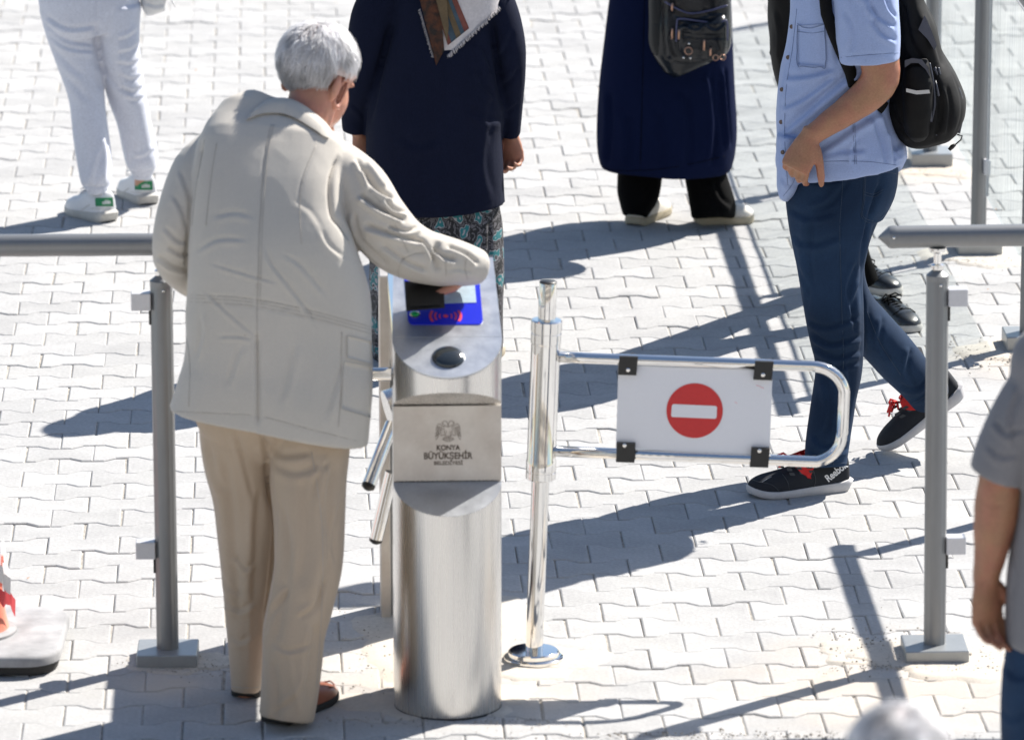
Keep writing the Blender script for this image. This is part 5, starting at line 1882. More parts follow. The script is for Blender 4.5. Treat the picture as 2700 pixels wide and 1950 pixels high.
b3.loft([np.array([.55, 19.29, 1.34, .058, .055]), np.array([.555, 19.31, 1.5, .055, .055])], 20, 2.0, .02)
b3.loft([np.array([.55, 19.29, 1.34, .12, .07]), np.array([.55, 19.28, 1.1, .13, .09]), np.array([.55, 19.27, .75, .14, .11])], 20, 2.0, .03)
for sg, u, y in ((-1, 1412, 19.25), (1, 1572, 19.24)):
    b3.loft([np.array([.55 + sg * .07, 19.27, .8, .08, .09]), np.array([*P(u, 400, y), .05, .05]), np.array([*P(u, 455, y), .03, .03])], 16, 2.0, .03)
    b3.loft([np.array([.55 + sg * .15, 19.29, 1.30, .04, .04]), np.array([.55 + sg * .235, 19.26, 1.08, .035, .035]), np.array([.55 + sg * .2, 19.42, .92, .03, .03])], 14, 2.0, .03)
    hand_soup(b3, (.55 + sg * .2, 19.43, .92), (.55 + sg * .16, 19.51, .9), (-sg, 0, -.3), .9, .5, sg)
b3.skin('body', M['skin_pale'], nw, .006, smooth=2)
hs2 = Soup()
hs2.ell((.56, 19.325, 1.575), (.098, .118, .118))
hs2.loft([np.array([.557, 19.31, 1.56, .1, .11]), np.array([.552, 19.30, 1.45, .1, .1]), np.array([.55, 19.29, 1.36, .15, .11]), np.array([.55, 19.29, 1.31, .18, .125])], 24, 2.0, .02)
hs2.skin('headscarf', M['coat'], nw, .01, wr=.005, smooth=3)

# her leather backpack
lb = thing('backpack', 'dark leather backpack with rings and zip pockets on the navy coat', 'backpack', P(1529, 150, 19.0))
s = Soup()
YK = 19.03
s.tube([(1535, -70, YK, 66, .05), (1535, -40, YK, 78, .07), (1533, 20, YK, 86, .075), (1531, 70, YK - .005, 90, .08), (1531, 110, YK - .005, 86, .08), (1535, 138, YK, 68, .066), (1540, 149, YK, 54, .05)], 40, 2.8)
s.skin('bag_body', M['black_leather'], lb, .006, [([(1471, 0), (1471, 60), (1476, 135)], 2.5, .005), ([(1470, 128), (1520, 138), (1612, 138)], 2.5, .004), fold([(1490, 30), (1530, 44), (1600, 20)], 6, .004), fold([(1484, 80), (1490, 110), (1500, 130)], 6, .005),
                                                 fold([(1560, 20), (1580, 30), (1608, 30)], 5, .005)], wr=.004, ws=(14, 14, 14), smooth=4)
s = Soup()
s.tube([(1455, -20, YK + .01, 19, .065), (1454, 50, YK + .005, 17, .07), (1455, 95, YK + .005, 18, .07), (1463, 122, YK, 14, .06)], 20, 2.6)
s.skin('side_pocket', M['grey_leather'], lb, .006, [([(1438, 53), (1471, 53)], 2, .003)], smooth=3)
s = Soup()
s.tube([(1552, 40, YK - .045, 50, .012), (1553, 48, YK - .06, 55, .022), (1555, 58, YK - .072, 56, .034),  (1556, 75, YK - .072, 56, .034), (1556, 105, YK - .07, 55, .032), (1556, 128, YK - .062, 48, .02)], 30, 3.0)
s.skin('front_pocket', M['black_leather'], lb, .005, [([(1500, 66), (1550, 74), (1612, 74)], 2.2, .004), ([(1500, 76), (1550, 84), (1612, 83)], 2.2, .004), fold([(1515, 52), (1540, 64), (1560, 50)], 5, .006), fold([(1560, 50), (1585, 64), (1605, 48)], 5, .006), ([(1556, 85), (1556, 128)], 2, .003)], wr=.004, ws=(20, 20, 20), smooth=3)
yf = YK - .107
s = Soup()
for pts in (([(1498, 92), (1499, 52), (1506, 42), (1550, 47), (1590, 52), (1606, 45), (1611, 55), (1611, 90)]), ([(1472, 4), (1500, 20), (1530, 30), (1570, 24), (1612, 12)])):
    s.rod([P(u, v, yf + .015 if v > 40 else YK - .085) for u, v in smooth_line(np.array(pts, float), 5)], .0028, 6)
s.obj('zip', M['zip_blue'], lb)
for (u, v0, v1, y) in ((1489, 8, 25, YK - .09), (1489, 63, 87, YK - .088), (1504, 66, 88, yf), (1560, 88, 112, yf), (1574, 106, 124, yf)):
    s = Soup()
    s.rod([P(u, v0, y), P(u, v0 + 4, y - .003), P(u - 1, v1, y - .003)], [.0042, .003, .0038], 8, flat=.6)
    s.obj('zip_pull', M['copper'], lb)
for (u, v, r_) in ((1525, 113, .0125), (1585, 128, .0095), (1601, 127, .0095)):
    s = Soup()
    c = P(u, v, yf - .002)
    s.rod([c + Vector((r_ * math.cos(R(a)), 0, r_ * math.sin(R(a)))) for a in range(0, 361, 20)], .0016, 6)
    s.obj('ring', M['copper'], lb)
for (u, v) in ((1526, 97), (1514, 128), (1529, 129)):
    s = Soup()
    s.ell(P(u, v, yf + .004), (.004, .003, .004), n=10, k=6)
    s.obj('stud', M['chrome'], lb)
for sg in (-1, 1):
    s = Soup()
    s.rod([(.55 + sg * .06 + .03, 19.08, .8), (.55 + sg * .1, 19.12, 1.15), (.55 + sg * .11, 19.22, 1.37), (.55 + sg * .11, 19.34, 1.39), (.55 + sg * .12, 19.43, 1.28), (.55 + sg * .15, 19.42, 1.0)], .014, 8, flat=.3)
    s.obj('strap', M['black_leather'], lb)

# ------------------------------------------------------------------ person in grey sweatpants
gp_ = thing('person', 'person in pale grey sweatpants and white trainers with green heel tabs', 'person', G(250, 470), group=PEOPLE)
YG = 19.42
gs = Soup()
gs.tube([(196, -60, YG, 104, .12), (195, -15, YG, 112, .135), (197, 20, YG, 108, .135), (200, 48, YG, 104, .13), (204, 70, YG, 100, .12)], 40, 2.2)
gs.tube([(150, 10, YG, 66, .115), (160, 60, YG, 62, .112), (175, 130, YG - .02, 50, .1), (190, 210, YG - .04, 41, .09), (202, 300, YG - .07, 39, .082), (210, 360, YG - .09, 38, .078), (214, 400, YG - .1, 35, .072), (219, 422, YG - .105, 27, .056), (220, 428, YG - .105, 25, .05)], 32, 2.1)
gs.tube([(258, 10, YG, 54, .112), (260, 60, YG, 50, .11), (266, 130, YG + .02, 45, .1), (277, 200, YG + .05, 43, .09), (296, 270, YG + .08, 38, .084), (310, 330, YG + .11, 38, .08), (314, 360, YG + .12, 35, .075), (314, 382, YG + .125, 24, .054), (314, 394, YG + .125, 22, .05)], 32, 2.1)
gcr = [([(215, -60), (214, 0), (213, 50)], 3, .005), ([(213, 46), (219, 130), (228, 205)], 8, .013), fold([(98, 52), (140, 86), (213, 100)], 8, .006), fold([(102, 72), (150, 104), (212, 112)], 8, .006), fold([(100, 35), (150, 62), (212, 58)], 8, .007),
       fold([(110, 100), (150, 140), (190, 175)], 12, .005), fold([(130, 160), (165, 190), (200, 230)], 12, .004), fold([(310, 62), (290, 82), (262, 92)], 8, .007), fold([(314, 95), (292, 112), (262, 120)], 8, .007), fold([(314, 130), (290, 145), (258, 140)], 8, .008),
       fold([(316, 165), (292, 178), (262, 165)], 7, .008), fold([(318, 190), (296, 205), (262, 195)], 8, .009), fold([(322, 212), (300, 225), (276, 215)], 7, .007), fold([(222, 140), (250, 180), (300, 215)], 10, .006), fold([(235, 300), (245, 350), (240, 400)], 8, .006),
       fold([(165, 260), (180, 330), (185, 400)], 12, .004), fold([(275, 290), (290, 340), (290, 375)], 9, .005), fold([(345, 330), (320, 350), (295, 352)], 8, .007), fold([(230, 330), (215, 380), (205, 415)], 9, .005),
       ([(180, 411), (215, 416), (248, 411)], 2.6, .007), ([(288, 378), (315, 383), (340, 376)], 2.6, .007)]
for k in range(9):
    gcr.append(([(195 + k * 6, 414), (196 + k * 5.8, 428)], 1.4, .0035))
    gcr.append(([(294 + k * 5, 381), (295 + k * 4.8, 395)], 1.4, .0035))
gs.skin('sweatpants', M['sweat'], gp_, .006, gcr, wr=.005, ws=(9, 9, 6), smooth=4)
b4 = Soup()
add_head(b4, (-1.49, 19.47, 1.56), R(15), R(-5), 1.0)
b4.loft([np.array([-1.49, 19.45, 1.36, .058, .055]), np.array([-1.49, 19.46, 1.5, .055, .055])], 20, 2.0, .02)
b4.loft([np.array([-1.49, 19.44, 1.36, .13, .075]), np.array([-1.49, 19.44, 1.1, .13, .1]), np.array([*P(196, -30, YG), .14, .11]), np.array([*P(200, 50, YG), .11, .1])], 24, 2.0, .03)
b4.tube([(152, 20, YG, 48, .08), (190, 210, YG - .04, 30, .065), (210, 380, YG - .09, 24, .045), (219, 425, YG - .08, 17, .028), (219, 445, YG - .065, 17, .028)], 18)
b4.tube([(258, 20, YG, 44, .08), (277, 200, YG + .05, 30, .065), (312, 340, YG + .12, 24, .045), (314, 390, YG + .15, 16, .028), (313, 408, YG + .165, 16, .028)], 18)
for sg in (-1, 1):
    b4.loft([np.array([-1.49 + sg * .17, 19.45, 1.34, .045, .045]), np.array([-1.49 + sg * .23, 19.43, 1.06, .04, .04]), np.array([-1.49 + sg * .12, 19.64, 1.0, .03, .03])], 16, 2.0, .03)
    hand_soup(b4, (-1.49 + sg * .12, 19.64, 1.0), (-1.49 + sg * .06, 19.7, 1.02), (0, -1, 0), .9, .5, sg)
b4.skin('body', M['skin_pale'], gp_, .006, smooth=2)
tp_ = Soup()
tp_.loft([np.array([-1.49, 19.45, 1.40, .08, .07]), np.array([-1.49, 19.45, 1.36, .17, .1]), np.array([-1.49, 19.44, 1.15, .175, .13]), np.array([-1.49, 19.44, .95, .165, .135]), np.array([-1.485, 19.44, .86, .165, .135])], 36, 2.2)
for sg in (-1, 1):
    tp_.loft([np.array([-1.49 + sg * .14, 19.45, 1.33, .07, .07]), np.array([-1.49 + sg * .23, 19.43, 1.06, .055, .055]), np.array([-1.49 + sg * .13, 19.63, 1.0, .042, .042])], 20, 2.0, .03, True)
tp_.skin('top', M['cream_canvas'], gp_, .009, wr=.006, smooth=4)
hh_ = Soup()
hair_cap(gp_, (-1.49, 19.455, 1.59), R(15), 0, (.088, .108, .095), 500, 8, .3, M['black_cloth'], M['black_cloth'], (.05, .08), .3)
for (u, v, yaw, ut, vt) in ((243, 493, R(128), 233, 449), (330, 455, R(113), 321, 413)):
    sh_, so_, mm = shoe(gp_, G(u, v), yaw, .24, up=M['white_leather'], sole=M['worn_sole'], style='trainer', width=.045, sole_h=.024)
    hx_, hy_ = (232.5, 447) if u < 300 else (320, 410.5)
    tab = patch(sh_, ((hx_ - 21, hy_ - 8), (hx_ + 17, hy_ - 10), (hx_ + 18, hy_ + 10), (hx_ - 20, hy_ + 10)), M['green_tab'], 'heel_tab', .0022, .004, 10, 6)
    c_, n_ = surf(sh_, hx_ + 2, hy_)
    if c_ is not None:
        n_ = (n_ + Vector((0, -.8, .1))).normalized()
        text_part('lettering', 'adidas', .021, M['white_print'], tab, frame_mat(c_ + n_ * .0065, Vector((0, 0, 1)).cross(n_), n_), width=.028, bold=.0002, onto=tab)
    seam(sh_, [[(hx_ - 30, hy_ + 14), (hx_ - 10, hy_ + 16), (hx_ + 16, hy_ + 14)], [(hx_ - 62, hy_ + 28), (hx_ - 48, hy_ + 16), (hx_ - 34, hy_ + 6)]], M['worn_sole'], .0012)
    lace_set(sh_, mm, M['white_leather'], .10, .165, .097, .075, .02, 5, .0026)

# white bag at the top edge
hb = thing('handbag', 'white leather bag hanging beside the grey sweatpants', 'bag', P(345, 30, 19.45))
s = Soup()
s.tube([(338, -70, 19.45, 34, .05), (340, -20, 19.45, 32, .05), (341, 10, 19.45, 28, .045), (344, 24, 19.45, 24, .035), (346, 30, 19.45, 20, .02)], 28, 3.2)
s.skin('bag_body', M['handbag'], hb, .006, [([(330, -20), (333, 30)], 2, .003), fold([(315, 0), (340, 12), (370, 8)], 7, .005)], wr=.003, smooth=3)
s = Soup()
s.rod([P(372, -60, 19.44), P(376, -10, 19.43), P(383, 6, 19.42), P(389, 17, 19.42)], [.012, .013, .011, .004], 8, flat=.3)
s.obj('strap', M['handbag'], hb)

# ------------------------------------------------------------------ man in the blue shirt striding to the left
bmn = thing('person', 'man in a short-sleeved blue shirt and dark jeans striding past the gate', 'person', G(1870, 1060), group=PEOPLE)
YS = 15.86
sh = Soup()
sh.loft([np.array([*P(1880, -170, YS), .07, .08]), np.array([*P(1880, -140, YS), .12, .17])], 20)
sh.tube([(1880, -135, YS, 90, .16), (1878, -80, YS, 112, .2), (1872, -20, YS, 121, .205), (1868, 50, YS, 120, .2), (1862, 115, YS, 121, .195), (1850, 187, YS, 127, .195), (1847, 240, YS, 128, .2), (1854, 290, YS, 134, .2), (1862, 330, YS, 144, .2), (1864, 352, YS, 146, .2), (1866, 368, YS, 141, .196)], 46, 2.3)
sh.tube([(1752, 300, YS - .06, 32, .12), (1748, 360, YS - .07, 30, .12), (1745, 400, YS - .075, 27, .105), (1741, 428, YS - .08, 19, .08), (1736, 443, YS - .085, 8, .05)], 24, 2.0)
sh.tube([(1975, 310, YS, 30, .14), (1985, 350, YS, 26, .14), (1984, 376, YS - .01, 12, .1)], 20, 2.0)
sh.tube([(1908, -110, YS - .19, 52, .075), (1914, -50, YS - .205, 70, .09), (1919, 20, YS - .215, 73, .09), (1922, 85, YS - .22, 71, .088), (1925, 137, YS - .222, 67, .084)], 36, 2.2, end0=True)
csh = [([(1840, -10), (1848, 70), (1857, 145)], 5, .014), ([(1856, 128), (1925, 122), (1990, 117)], 1.8, .003),
       fold([(1722, 300), (1780, 250), (1850, 190), (1900, 150)], 12, .012), fold([(1725, 240), (1780, 215), (1850, 165)], 10, .009), fold([(1740, 340), (1800, 300), (1870, 240)], 11, .010),
       fold([(1770, 350), (1820, 330), (1880, 290), (1950, 245)], 11, .010), fold([(1735, 170), (1790, 165), (1850, 150)], 10, .008), fold([(1810, 345), (1860, 335), (1920, 330)], 10, .007),
       fold([(1905, 300), (1890, 340), (1893, 362)], 7, .006), fold([(1950, 240), (1975, 300), (1985, 365)], 10, .012), fold([(1935, 260), (1955, 320), (1962, 362)], 9, .007), fold([(1968, 290), (1985, 320), (1995, 350)], 7, .006),
       fold([(1925, 10), (1950, 40), (1985, 60)], 8, .008), fold([(1930, 40), (1955, 75), (1988, 90)], 8, .008), fold([(1960, -10), (1970, 20), (1988, 40)], 7, .008), fold([(1870, 20), (1890, 70), (1880, 120)], 10, .005), fold([(1900, -20), (1930, 10), (1940, 50)], 9, .006),
       ([(1889, 270), (1891, 320), (1893, 364)], 1.6, .002), ([(1742, 150), (1730, 230), (1728, 330), (1736, 420)], 1.8, .002),
       fold([(1730, 390), (1745, 410), (1765, 405)], 6, .004), ([(1768, 50), (1766, 100), (1770, 150), (1800, 152), (1828, 146), (1826, 56)], 1.8, .0025)]
sh_shirt = sh.skin('shirt', M['chambray'], bmn, .006, csh, wr=.006, ws=(9, 9, 9), smooth=3, wr2=.0022, ws2=(17, 17, 13))
seam(sh_shirt, [[(1857, 128), (1925, 122), (1990, 117)], [(1889, 270), (1891, 320), (1893, 364)], [(1893, 270), (1895, 320), (1897, 364)], [(1765, 20), (1755, 110), (1742, 190), (1738, 280), (1740, 350), (1745, 410)], [(1735, 434), (1752, 412), (1762, 392)], [(1815, 358), (1870, 357), (1930, 359), (1985, 366)]], M['chambray_seam'], .0009)
# breast pocket with its gaping mouth
s = Soup()
pk = [(1769, 52), (1780, 58), (1800, 60), (1826, 53), (1829, 140), (1818, 147), (1780, 146), (1768, 138)]


def shirt_y(u, v):
    c = 1868 if v < 80 else 1860
    t = max(0.02, 1 - abs((u - c) / 122.0) ** 2.3)
    return YS - .2 * t ** (1 / 2.3)


pkt = patch(sh_shirt, ((1769, 57), (1827, 53), (1829, 147), (1769, 143)), M['chambray'], 'breast_pocket', .003, .005, 10, 10, bmn, .003)
seam(sh_shirt, [[(1769, 52), (1780, 60), (1800, 62), (1827, 53)], [(1770, 70), (1800, 73), (1827, 69)], [(1769, 55), (1768, 140), (1780, 147), (1818, 148), (1829, 142), (1827, 55)]], M['chambray_seam'], .0011, lift=.0042)
for (u, v) in ((1751, 59), (1743, 127), (1729, 198), (1727.5, 270), (1731, 337)):
    s = Soup()
    c, n_ = surf(sh_shirt, u + 3, v)
    c = c if c is not None else P(u, v, YS - .12)
    c = c + Vector((-.001, -.003, 0))
    m4 = frame_mat(c, Vector((0, 0, 1)), Vector((-.55, -.8, .1)))
    s.lathe([(.0062, -.004), (.0062, .0012), (.005, .0024), (.0036, .0018), (.001, .0018)], 16)
    s.xf(m4)
    s.obj('button', M['button'], bmn, sharp=40)
jn = Soup()
jn.tube([(1868, 335, YS, 118, .165), (1868, 372, YS, 121, .17), (1862, 410, YS, 122, .17), (1848, 455, YS, 112, .165)], 40, 2.3)
jn.tube([(1845, 410, 15.80, 106, .12), (1841, 480, 15.78, 98, .115), (1840, 546, 15.77, 87, .105), (1840, 613, 15.76, 73, .095), (1847, 690, 15.75, 66, .088), (1853, 745, 15.75, 60, .084), (1858, 790, 15.75, 54, .08), (1857, 830, 15.75, 51, .076),
         (1849, 875, 15.745, 49, .074), (1840, 930, 15.735, 49, .074), (1832, 985, 15.725, 49, .074), (1829, 1015, 15.72, 48, .073), (1830, 1033, 15.715, 46, .07)], 36, 2.15)
jn.tube([(1884, 420, 15.97, 88, .12), (1862, 520, 15.99, 68, .11), (1860, 600, 16.0, 56, .1), (1885, 676, 16.02, 53, .092), (1930, 729, 16.04, 51, .087), (1990, 797, 16.08, 50, .082), (2036, 848, 16.11, 47, .076), (2062, 878, 16.13, 45, .07)], 34, 2.1)
cj = [([(1960, 372), (1940, 440), (1915, 540), (1912, 620), (1913, 720), (1908, 830)], 6, .012), fold([(1793, 735), (1840, 762), (1912, 742)], 8, .009), fold([(1800, 765), (1850, 790), (1912, 775)], 8, .008), fold([(1812, 800), (1850, 815), (1908, 800)], 7, .006), fold([(1782, 705), (1830, 725), (1905, 700)], 8, .006),
      fold([(1900, 580), (1880, 640), (1890, 700)], 9, .008), fold([(1912, 620), (1890, 680), (1895, 740)], 8, .007), fold([(1745, 460), (1790, 480), (1850, 470)], 10, .006), fold([(1750, 520), (1800, 540), (1860, 520)], 11, .006), fold([(1765, 590), (1790, 640), (1780, 690)], 9, .006),
      ([(1867, 370), (1865, 430), (1860, 500), (1862, 600), (1865, 700), (1868, 800), (1860, 900), (1845, 1030)], 2.2, .0032), ([(1915, 372), (1912, 440), (1908, 482), (1930, 492), (1960, 470)], 2.0, .003), ([(1912, 420), (1935, 425), (1958, 418)], 2, .002), ([(1912, 428), (1935, 433), (1958, 426)], 2, .002),
      fold([(1800, 480), (1790, 560), (1800, 640)], 12, .008), fold([(1880, 400), (1840, 450), (1790, 470)], 10, .007), fold([(1960, 400), (1930, 470), (1915, 540)], 9, .007), fold([(1830, 830), (1840, 900), (1830, 960)], 10, .007), fold([(1880, 800), (1885, 880), (1870, 950)], 9, .006), fold([(1800, 960), (1830, 985), (1880, 960)], 9, .006), fold([(1790, 1000), (1830, 1010), (1878, 990)], 8, .006), ([(1785, 1022), (1830, 1027), (1876, 1024)], 1.8, .002),
      fold([(1960, 700), (1950, 760), (1975, 800)], 9, .006), fold([(2020, 770), (2010, 820), (2030, 860)], 9, .008), fold([(1990, 850), (2030, 860), (2060, 830)], 8, .007), fold([(2000, 890), (2040, 880), (2070, 850)], 7, .005), fold([(1930, 660), (1925, 720), (1945, 780)], 10, .005)]
jn_o = jn.skin('jeans', M['denim'], bmn, .006, cj, wr=.005, ws=(10, 10, 5), smooth=4, wr2=.001, ws2=(30, 30, 18))
seam(jn_o, [[(1867, 372), (1865, 430), (1860, 500), (1862, 600), (1865, 700), (1868, 800), (1860, 900), (1845, 1030)], [(1915, 376), (1912, 440), (1908, 480), (1934, 494), (1962, 470)], [(1918, 376), (1915, 440), (1911, 478), (1934, 490)],
            [(1912, 424), (1935, 430), (1956, 420)], [(1912, 430), (1935, 436), (1954, 426)], [(1786, 1022), (1830, 1027), (1876, 1024)], [(1812, 372), (1865, 375), (1930, 376), (1985, 385)], [(1995, 900), (2040, 884), (2080, 850)], [(1920, 690), (1950, 760), (1995, 830)]], M['denim_seam'], .0009)
s = Soup()
s.ell(P(1860, 369, YS - .178), (.006, .004, .006), n=12, k=6)
s.obj('rivet', M['chrome'], bmn)
b5 = Soup()
add_head(b5, P(1862, -262, YS) + Vector((-.03, 0, 0)), R(90), R(-4), 1.04)
b5.loft([np.array([*P(1878, -150, YS), .06, .06]), np.array([*P(1868, -235, YS), .057, .057])], 20, 2.0, .02)
b5.tube([(1880, -140, YS, 60, .12), (1872, -20, YS, 92, .15), (1855, 180, YS, 95, .15), (1864, 350, YS, 100, .15)], 26)
b5.tube([(1845, 400, 15.80, 76, .09), (1842, 600, 15.765, 48, .065), (1855, 790, 15.75, 38, .055), (1838, 950, 15.735, 28, .045), (1832, 1000, 15.72, 27, .04)], 18)
b5.tube([(1884, 420, 15.97, 62, .09), (1862, 600, 16.0, 40, .06), (1990, 797, 16.08, 34, .05), (2035, 850, 16.11, 28, .042)], 18)
b5.tube([(1912, -80, YS - .2, 40, .055), (1922, 0, YS - .215, 46, .056), (1938, 80, YS - .22, 45, .054), (1949, 135, YS - .222, 44, .052), (1950, 172, YS - .222, 43, .05), (1928, 205, YS - .22, 40, .045), (1888, 237, YS - .22, 34, .042), (1845, 267, YS - .222, 29, .036), (1810, 291, YS - .224, 24, .029), (1795, 303, YS - .225, 23, .026)], 24)
b5.loft([np.array([*P(1880, -110, YS + .2), .05, .05]), np.array([*P(1900, 60, YS + .24), .046, .046]), np.array([*P(1870, 150, YS + .22), .04, .04]), np.array([*P(1860, 230, YS + .22), .032, .03])], 18, 2.0, .03, True)
hand_soup(b5, P(1794, 303, YS - .228), P(1768, 358, YS - .238), Vector((.45, .88, .1)), 1.1, .8, thumb_side=1, spread=.03)
hand_soup(b5, P(1860, 230, YS + .22), P(1850, 290, YS + .22), Vector((0, -1, 0)), 1.0, .5, thumb_side=1)
b5.skin('body', M['skin_tan'], bmn, .0042, [([(1880, 262), (1840, 290), (1812, 305)], 8, .0015)], wr=.0015, ws=(30, 30, 30), smooth=3)
hair_cap(bmn, P(1862, -272, YS) + Vector((-.02, 0, .03)), R(90), 0, (.086, .105, .092), 400, 21, .25, M['black_cloth'], M['black_cloth'], (.03, .05), .4)
# running shoes with red laces
toe, heel = G(1655, 1099), G(1874, 1080)
yw = math.atan2(toe.y - heel.y, toe.x - heel.x)
sh1, so1, m1 = shoe(bmn, heel, yw, .300, up=M['trainer'], sole=M['white_sole'], style='trainer', width=.05, sole_h=.021)
sh2, so2, m2 = shoe(bmn, P(2138, 872, 16.16), math.pi, .298, pitch=R(37), up=M['trainer'], sole=M['white_sole'], style='trainer', width=.05, sole_h=.021)
for sh_, mm, lab in ((sh1, m1, 1), (sh2, m2, 0)):
    lace_set(sh_, mm, M['red_lace'], .175, .105, .098, .118, .024, 5, .0034)
    s = Soup()
    for sg in (-1, 1):                                     # red eyelet fan and dark overlays on the sides
        fan = [(.115, .118), (.165, .102), (.17, .085), (.155, .068), (.13, .052), (.118, .075), (.10, .1)]
        s.rings([[(x, sg * (.046 - (z - .06) * .28), z) for x, z in fan], [(x, sg * (.043 - (z - .06) * .28), z) for x, z in fan]])
    s.xf(mm)
    f_ = s.obj('eyelet_fan', M['red_lace'], sh_, smooth=False)
    f_['kind'] = 'stuff'
    s = Soup()
    for sg in (-1, 1):
        for i in range(2, 5):
            for j in range(3):
                x, z = .045 + i * .03 + j * .008, .052 + j * .014 - i * .001
                y = .0445 - max(0, z - .07) * .30
                s.add([(x, sg * y, z), (x + .016, sg * y, z + .002), (x + .019, sg * (y - .002), z + .010), (x + .004, sg * (y - .002), z + .009)], [(0, 1, 2, 3)])
    s.xf(mm)
    o_ = s.obj('overlay', M['trainer_overlay'], sh_, smooth=False)
    o_['kind'] = 'stuff'
    s = Soup()                                             # tongue and sock
    s.loft([np.array([*(mm @ Vector((.095, 0, .085))), .032, .036]), np.array([*(mm @ Vector((.085, 0, .125))), .036, .038]), np.array([*(mm @ Vector((.066, 0, .165))), .036, .04]), np.array([*(mm @ Vector((.055, 0, .2))), .036, .04])], 20, 2, .02)
    s.obj('sock_collar', M['trainer'], sh_)
    s = Soup()
    tg = mm @ Vector((.108, 0, .135))
    s.box(-.02, .02, -.002, .002, -.016, .016)
    s.xf(Matrix.Translation(tg + Vector((.02, -.036, .002))) @ Euler((R(-8), R(-15), R(-12))).to_matrix().to_4x4())
    s.obj('tongue_tab', M['red_lace'], sh_, smooth=False)
c_, n_ = surf(sh1, 1851, 1044)
if c_ is None:
    c_, n_ = m1 @ Vector((.03, .045, .08)), Vector((0, -1, 0))
n_ = (n_ + Vector((0, -1.2, 0))).normalized()
text_part('lettering', 'Reebok', .030, M['white_print'], sh1, frame_mat(c_ + n_ * .004, Vector((.80, 0, .62)), n_), width=.072, bold=.0006, onto=sh1)
seam(sh1, [[(1657, 1056), (1678, 1066), (1709, 1073), (1725, 1087)], [(1733, 1050), (1744, 1066), (1748, 1084)], [(1800, 1042), (1806, 1060), (1802, 1080)]], M['trainer_overlay'], .0014)
seam(sh1, [[(1688, 1067), (1709, 1055)]], M['reflective'], .0012)
patch(sh1, ((1778, 1040), (1790, 1040), (1797, 1060), (1788, 1058)), M['red_lace'], 'eyelet_panel', .0015, .003, 5, 6)

# black sports backpack on his back
sb = thing('backpack', 'black sports backpack with a reflective strip on the blue shirted man', 'backpack', P(2050, 310, YS))
s = Soup()
s.tube([(2002, -120, YS, 34, .1), (2006, -60, YS, 36, .12), (2014, 0, YS, 32, .13), (2030, 67, YS, 43, .14), (2038, 130, YS, 54, .145), (2046, 180, YS, 76, .15), (2049, 231, YS, 90, .15), (2056, 275, YS, 81, .145), (2062, 300, YS, 62, .12), (2064, 311, YS, 44, .09)], 44, 2.7)
bpk = [fold([(1995, 0), (2015, 90), (2060, 160)], 10, .010), fold([(2055, 30), (2075, 100), (2090, 150)], 8, .006), ([(2064, 150), (2078, 200), (2082, 260), (2070, 312)], 4, .012), fold([(1975, 230), (1990, 280), (2020, 300)], 9, .007), fold([(2095, 190), (2105, 240), (2098, 300)], 7, .006), ([(2000, 60), (2030, 68), (2070, 72)], 3, .004),
       ([(2108, 160), (2128, 210), (2130, 260), (2112, 306)], 3, .005)]
s.skin('bag_body', M['nylon'], sb, .0065, bpk, wr=.005, ws=(12, 12, 12), smooth=4)
s = Soup()
s.tube([(2030, 132, YS - .13, 24, .03), (2031, 150, YS - .135, 30, .045), (2033, 200, YS - .14, 34, .055), (2032, 250, YS - .135, 33, .055), (2032, 285, YS - .125, 27, .045), (2034, 300, YS - .11, 18, .03)], 30, 2.9)
s.skin('side_pocket', M['nylon'], sb, .006, [([(2003, 152), (2030, 140), (2058, 158)], 2.4, .005)], wr=.004, ws=(20, 20, 20), smooth=3)
s = Soup()
st = [(2007, 196), (2030, 201), (2058, 199), (2060, 207), (2030, 209.5), (2007, 204)]
s.rings([[P(u, v, YS - .190) for u, v in st], [P(u, v, YS - .197) for u, v in st]])
s.obj('reflective_strip', M['reflective'], sb, smooth=False)
s = Soup()
fl_ = [(2034, 66), (2048, 34), (2060, 60), (2075, 100), (2070, 112), (2055, 88)]
s.rings([[P(u, v, YS - .135) for u, v in fl_], [P(u, v, YS - .147) for u, v in fl_]])
s.obj('grey_panel', M['slate_nylon'], sb, smooth=False)
s = Soup()
fl_ = [(2004, 134), (2020, 129), (2042, 132), (2056, 150), (2060, 172), (2050, 154), (2034, 140), (2018, 140), (2004, 150)]
s.rings([[P(u, v, YS - .165) for u, v in fl_], [P(u, v, YS - .178) for u, v in fl_]])
s.obj('pocket_trim', M['slate_nylon'], sb, smooth=False)
for pts in ([(2058, 140), (2066, 180), (2070, 230), (2062, 270)], [(2078, 150), (2086, 190), (2084, 240), (2074, 300)], [(2100, 165), (2124, 200), (2133, 245), (2124, 295)]):
    s = Soup()
    s.rod([P(u, v, YS - (.150 if pts[0][0] < 2070 else .13 if pts[0][0] < 2090 else .06)) for u, v in smooth_line(np.array(pts, float), 5)], .0038, 6)
    s.obj('zip', M['slate_nylon'], sb)
for (a, b) in (((2072, 178), (2079, 212)), ((2064, 236), (2061, 268)), ((2076, 166), (2070, 150))):
    s = Soup()
    s.rod([P(a[0], a[1], YS - .165), P((a[0] + b[0]) / 2, (a[1] + b[1]) / 2, YS - .172), P(b[0], b[1], YS - .168)], [.003, .004, .0055], 8, flat=.6)
    s.obj('zip_pull', M['slate_nylon'], sb)
s = Soup()
s.rod([P(2094, 152, YS), P(2108, 160, YS - .01), P(2114, 178, YS - .01), P(2119, 196, YS)], .0016, 6)
s.rod([P(2117, 190, YS), P(2122, 202, YS)], .004, 6)
s.obj('drawcord', M['black_plastic'], sb)
s = Soup()
s.rod([P(2120, 298, YS), P(2131, 301, YS), P(2128, 310, YS), P(2114, 322, YS)], .0022, 6)
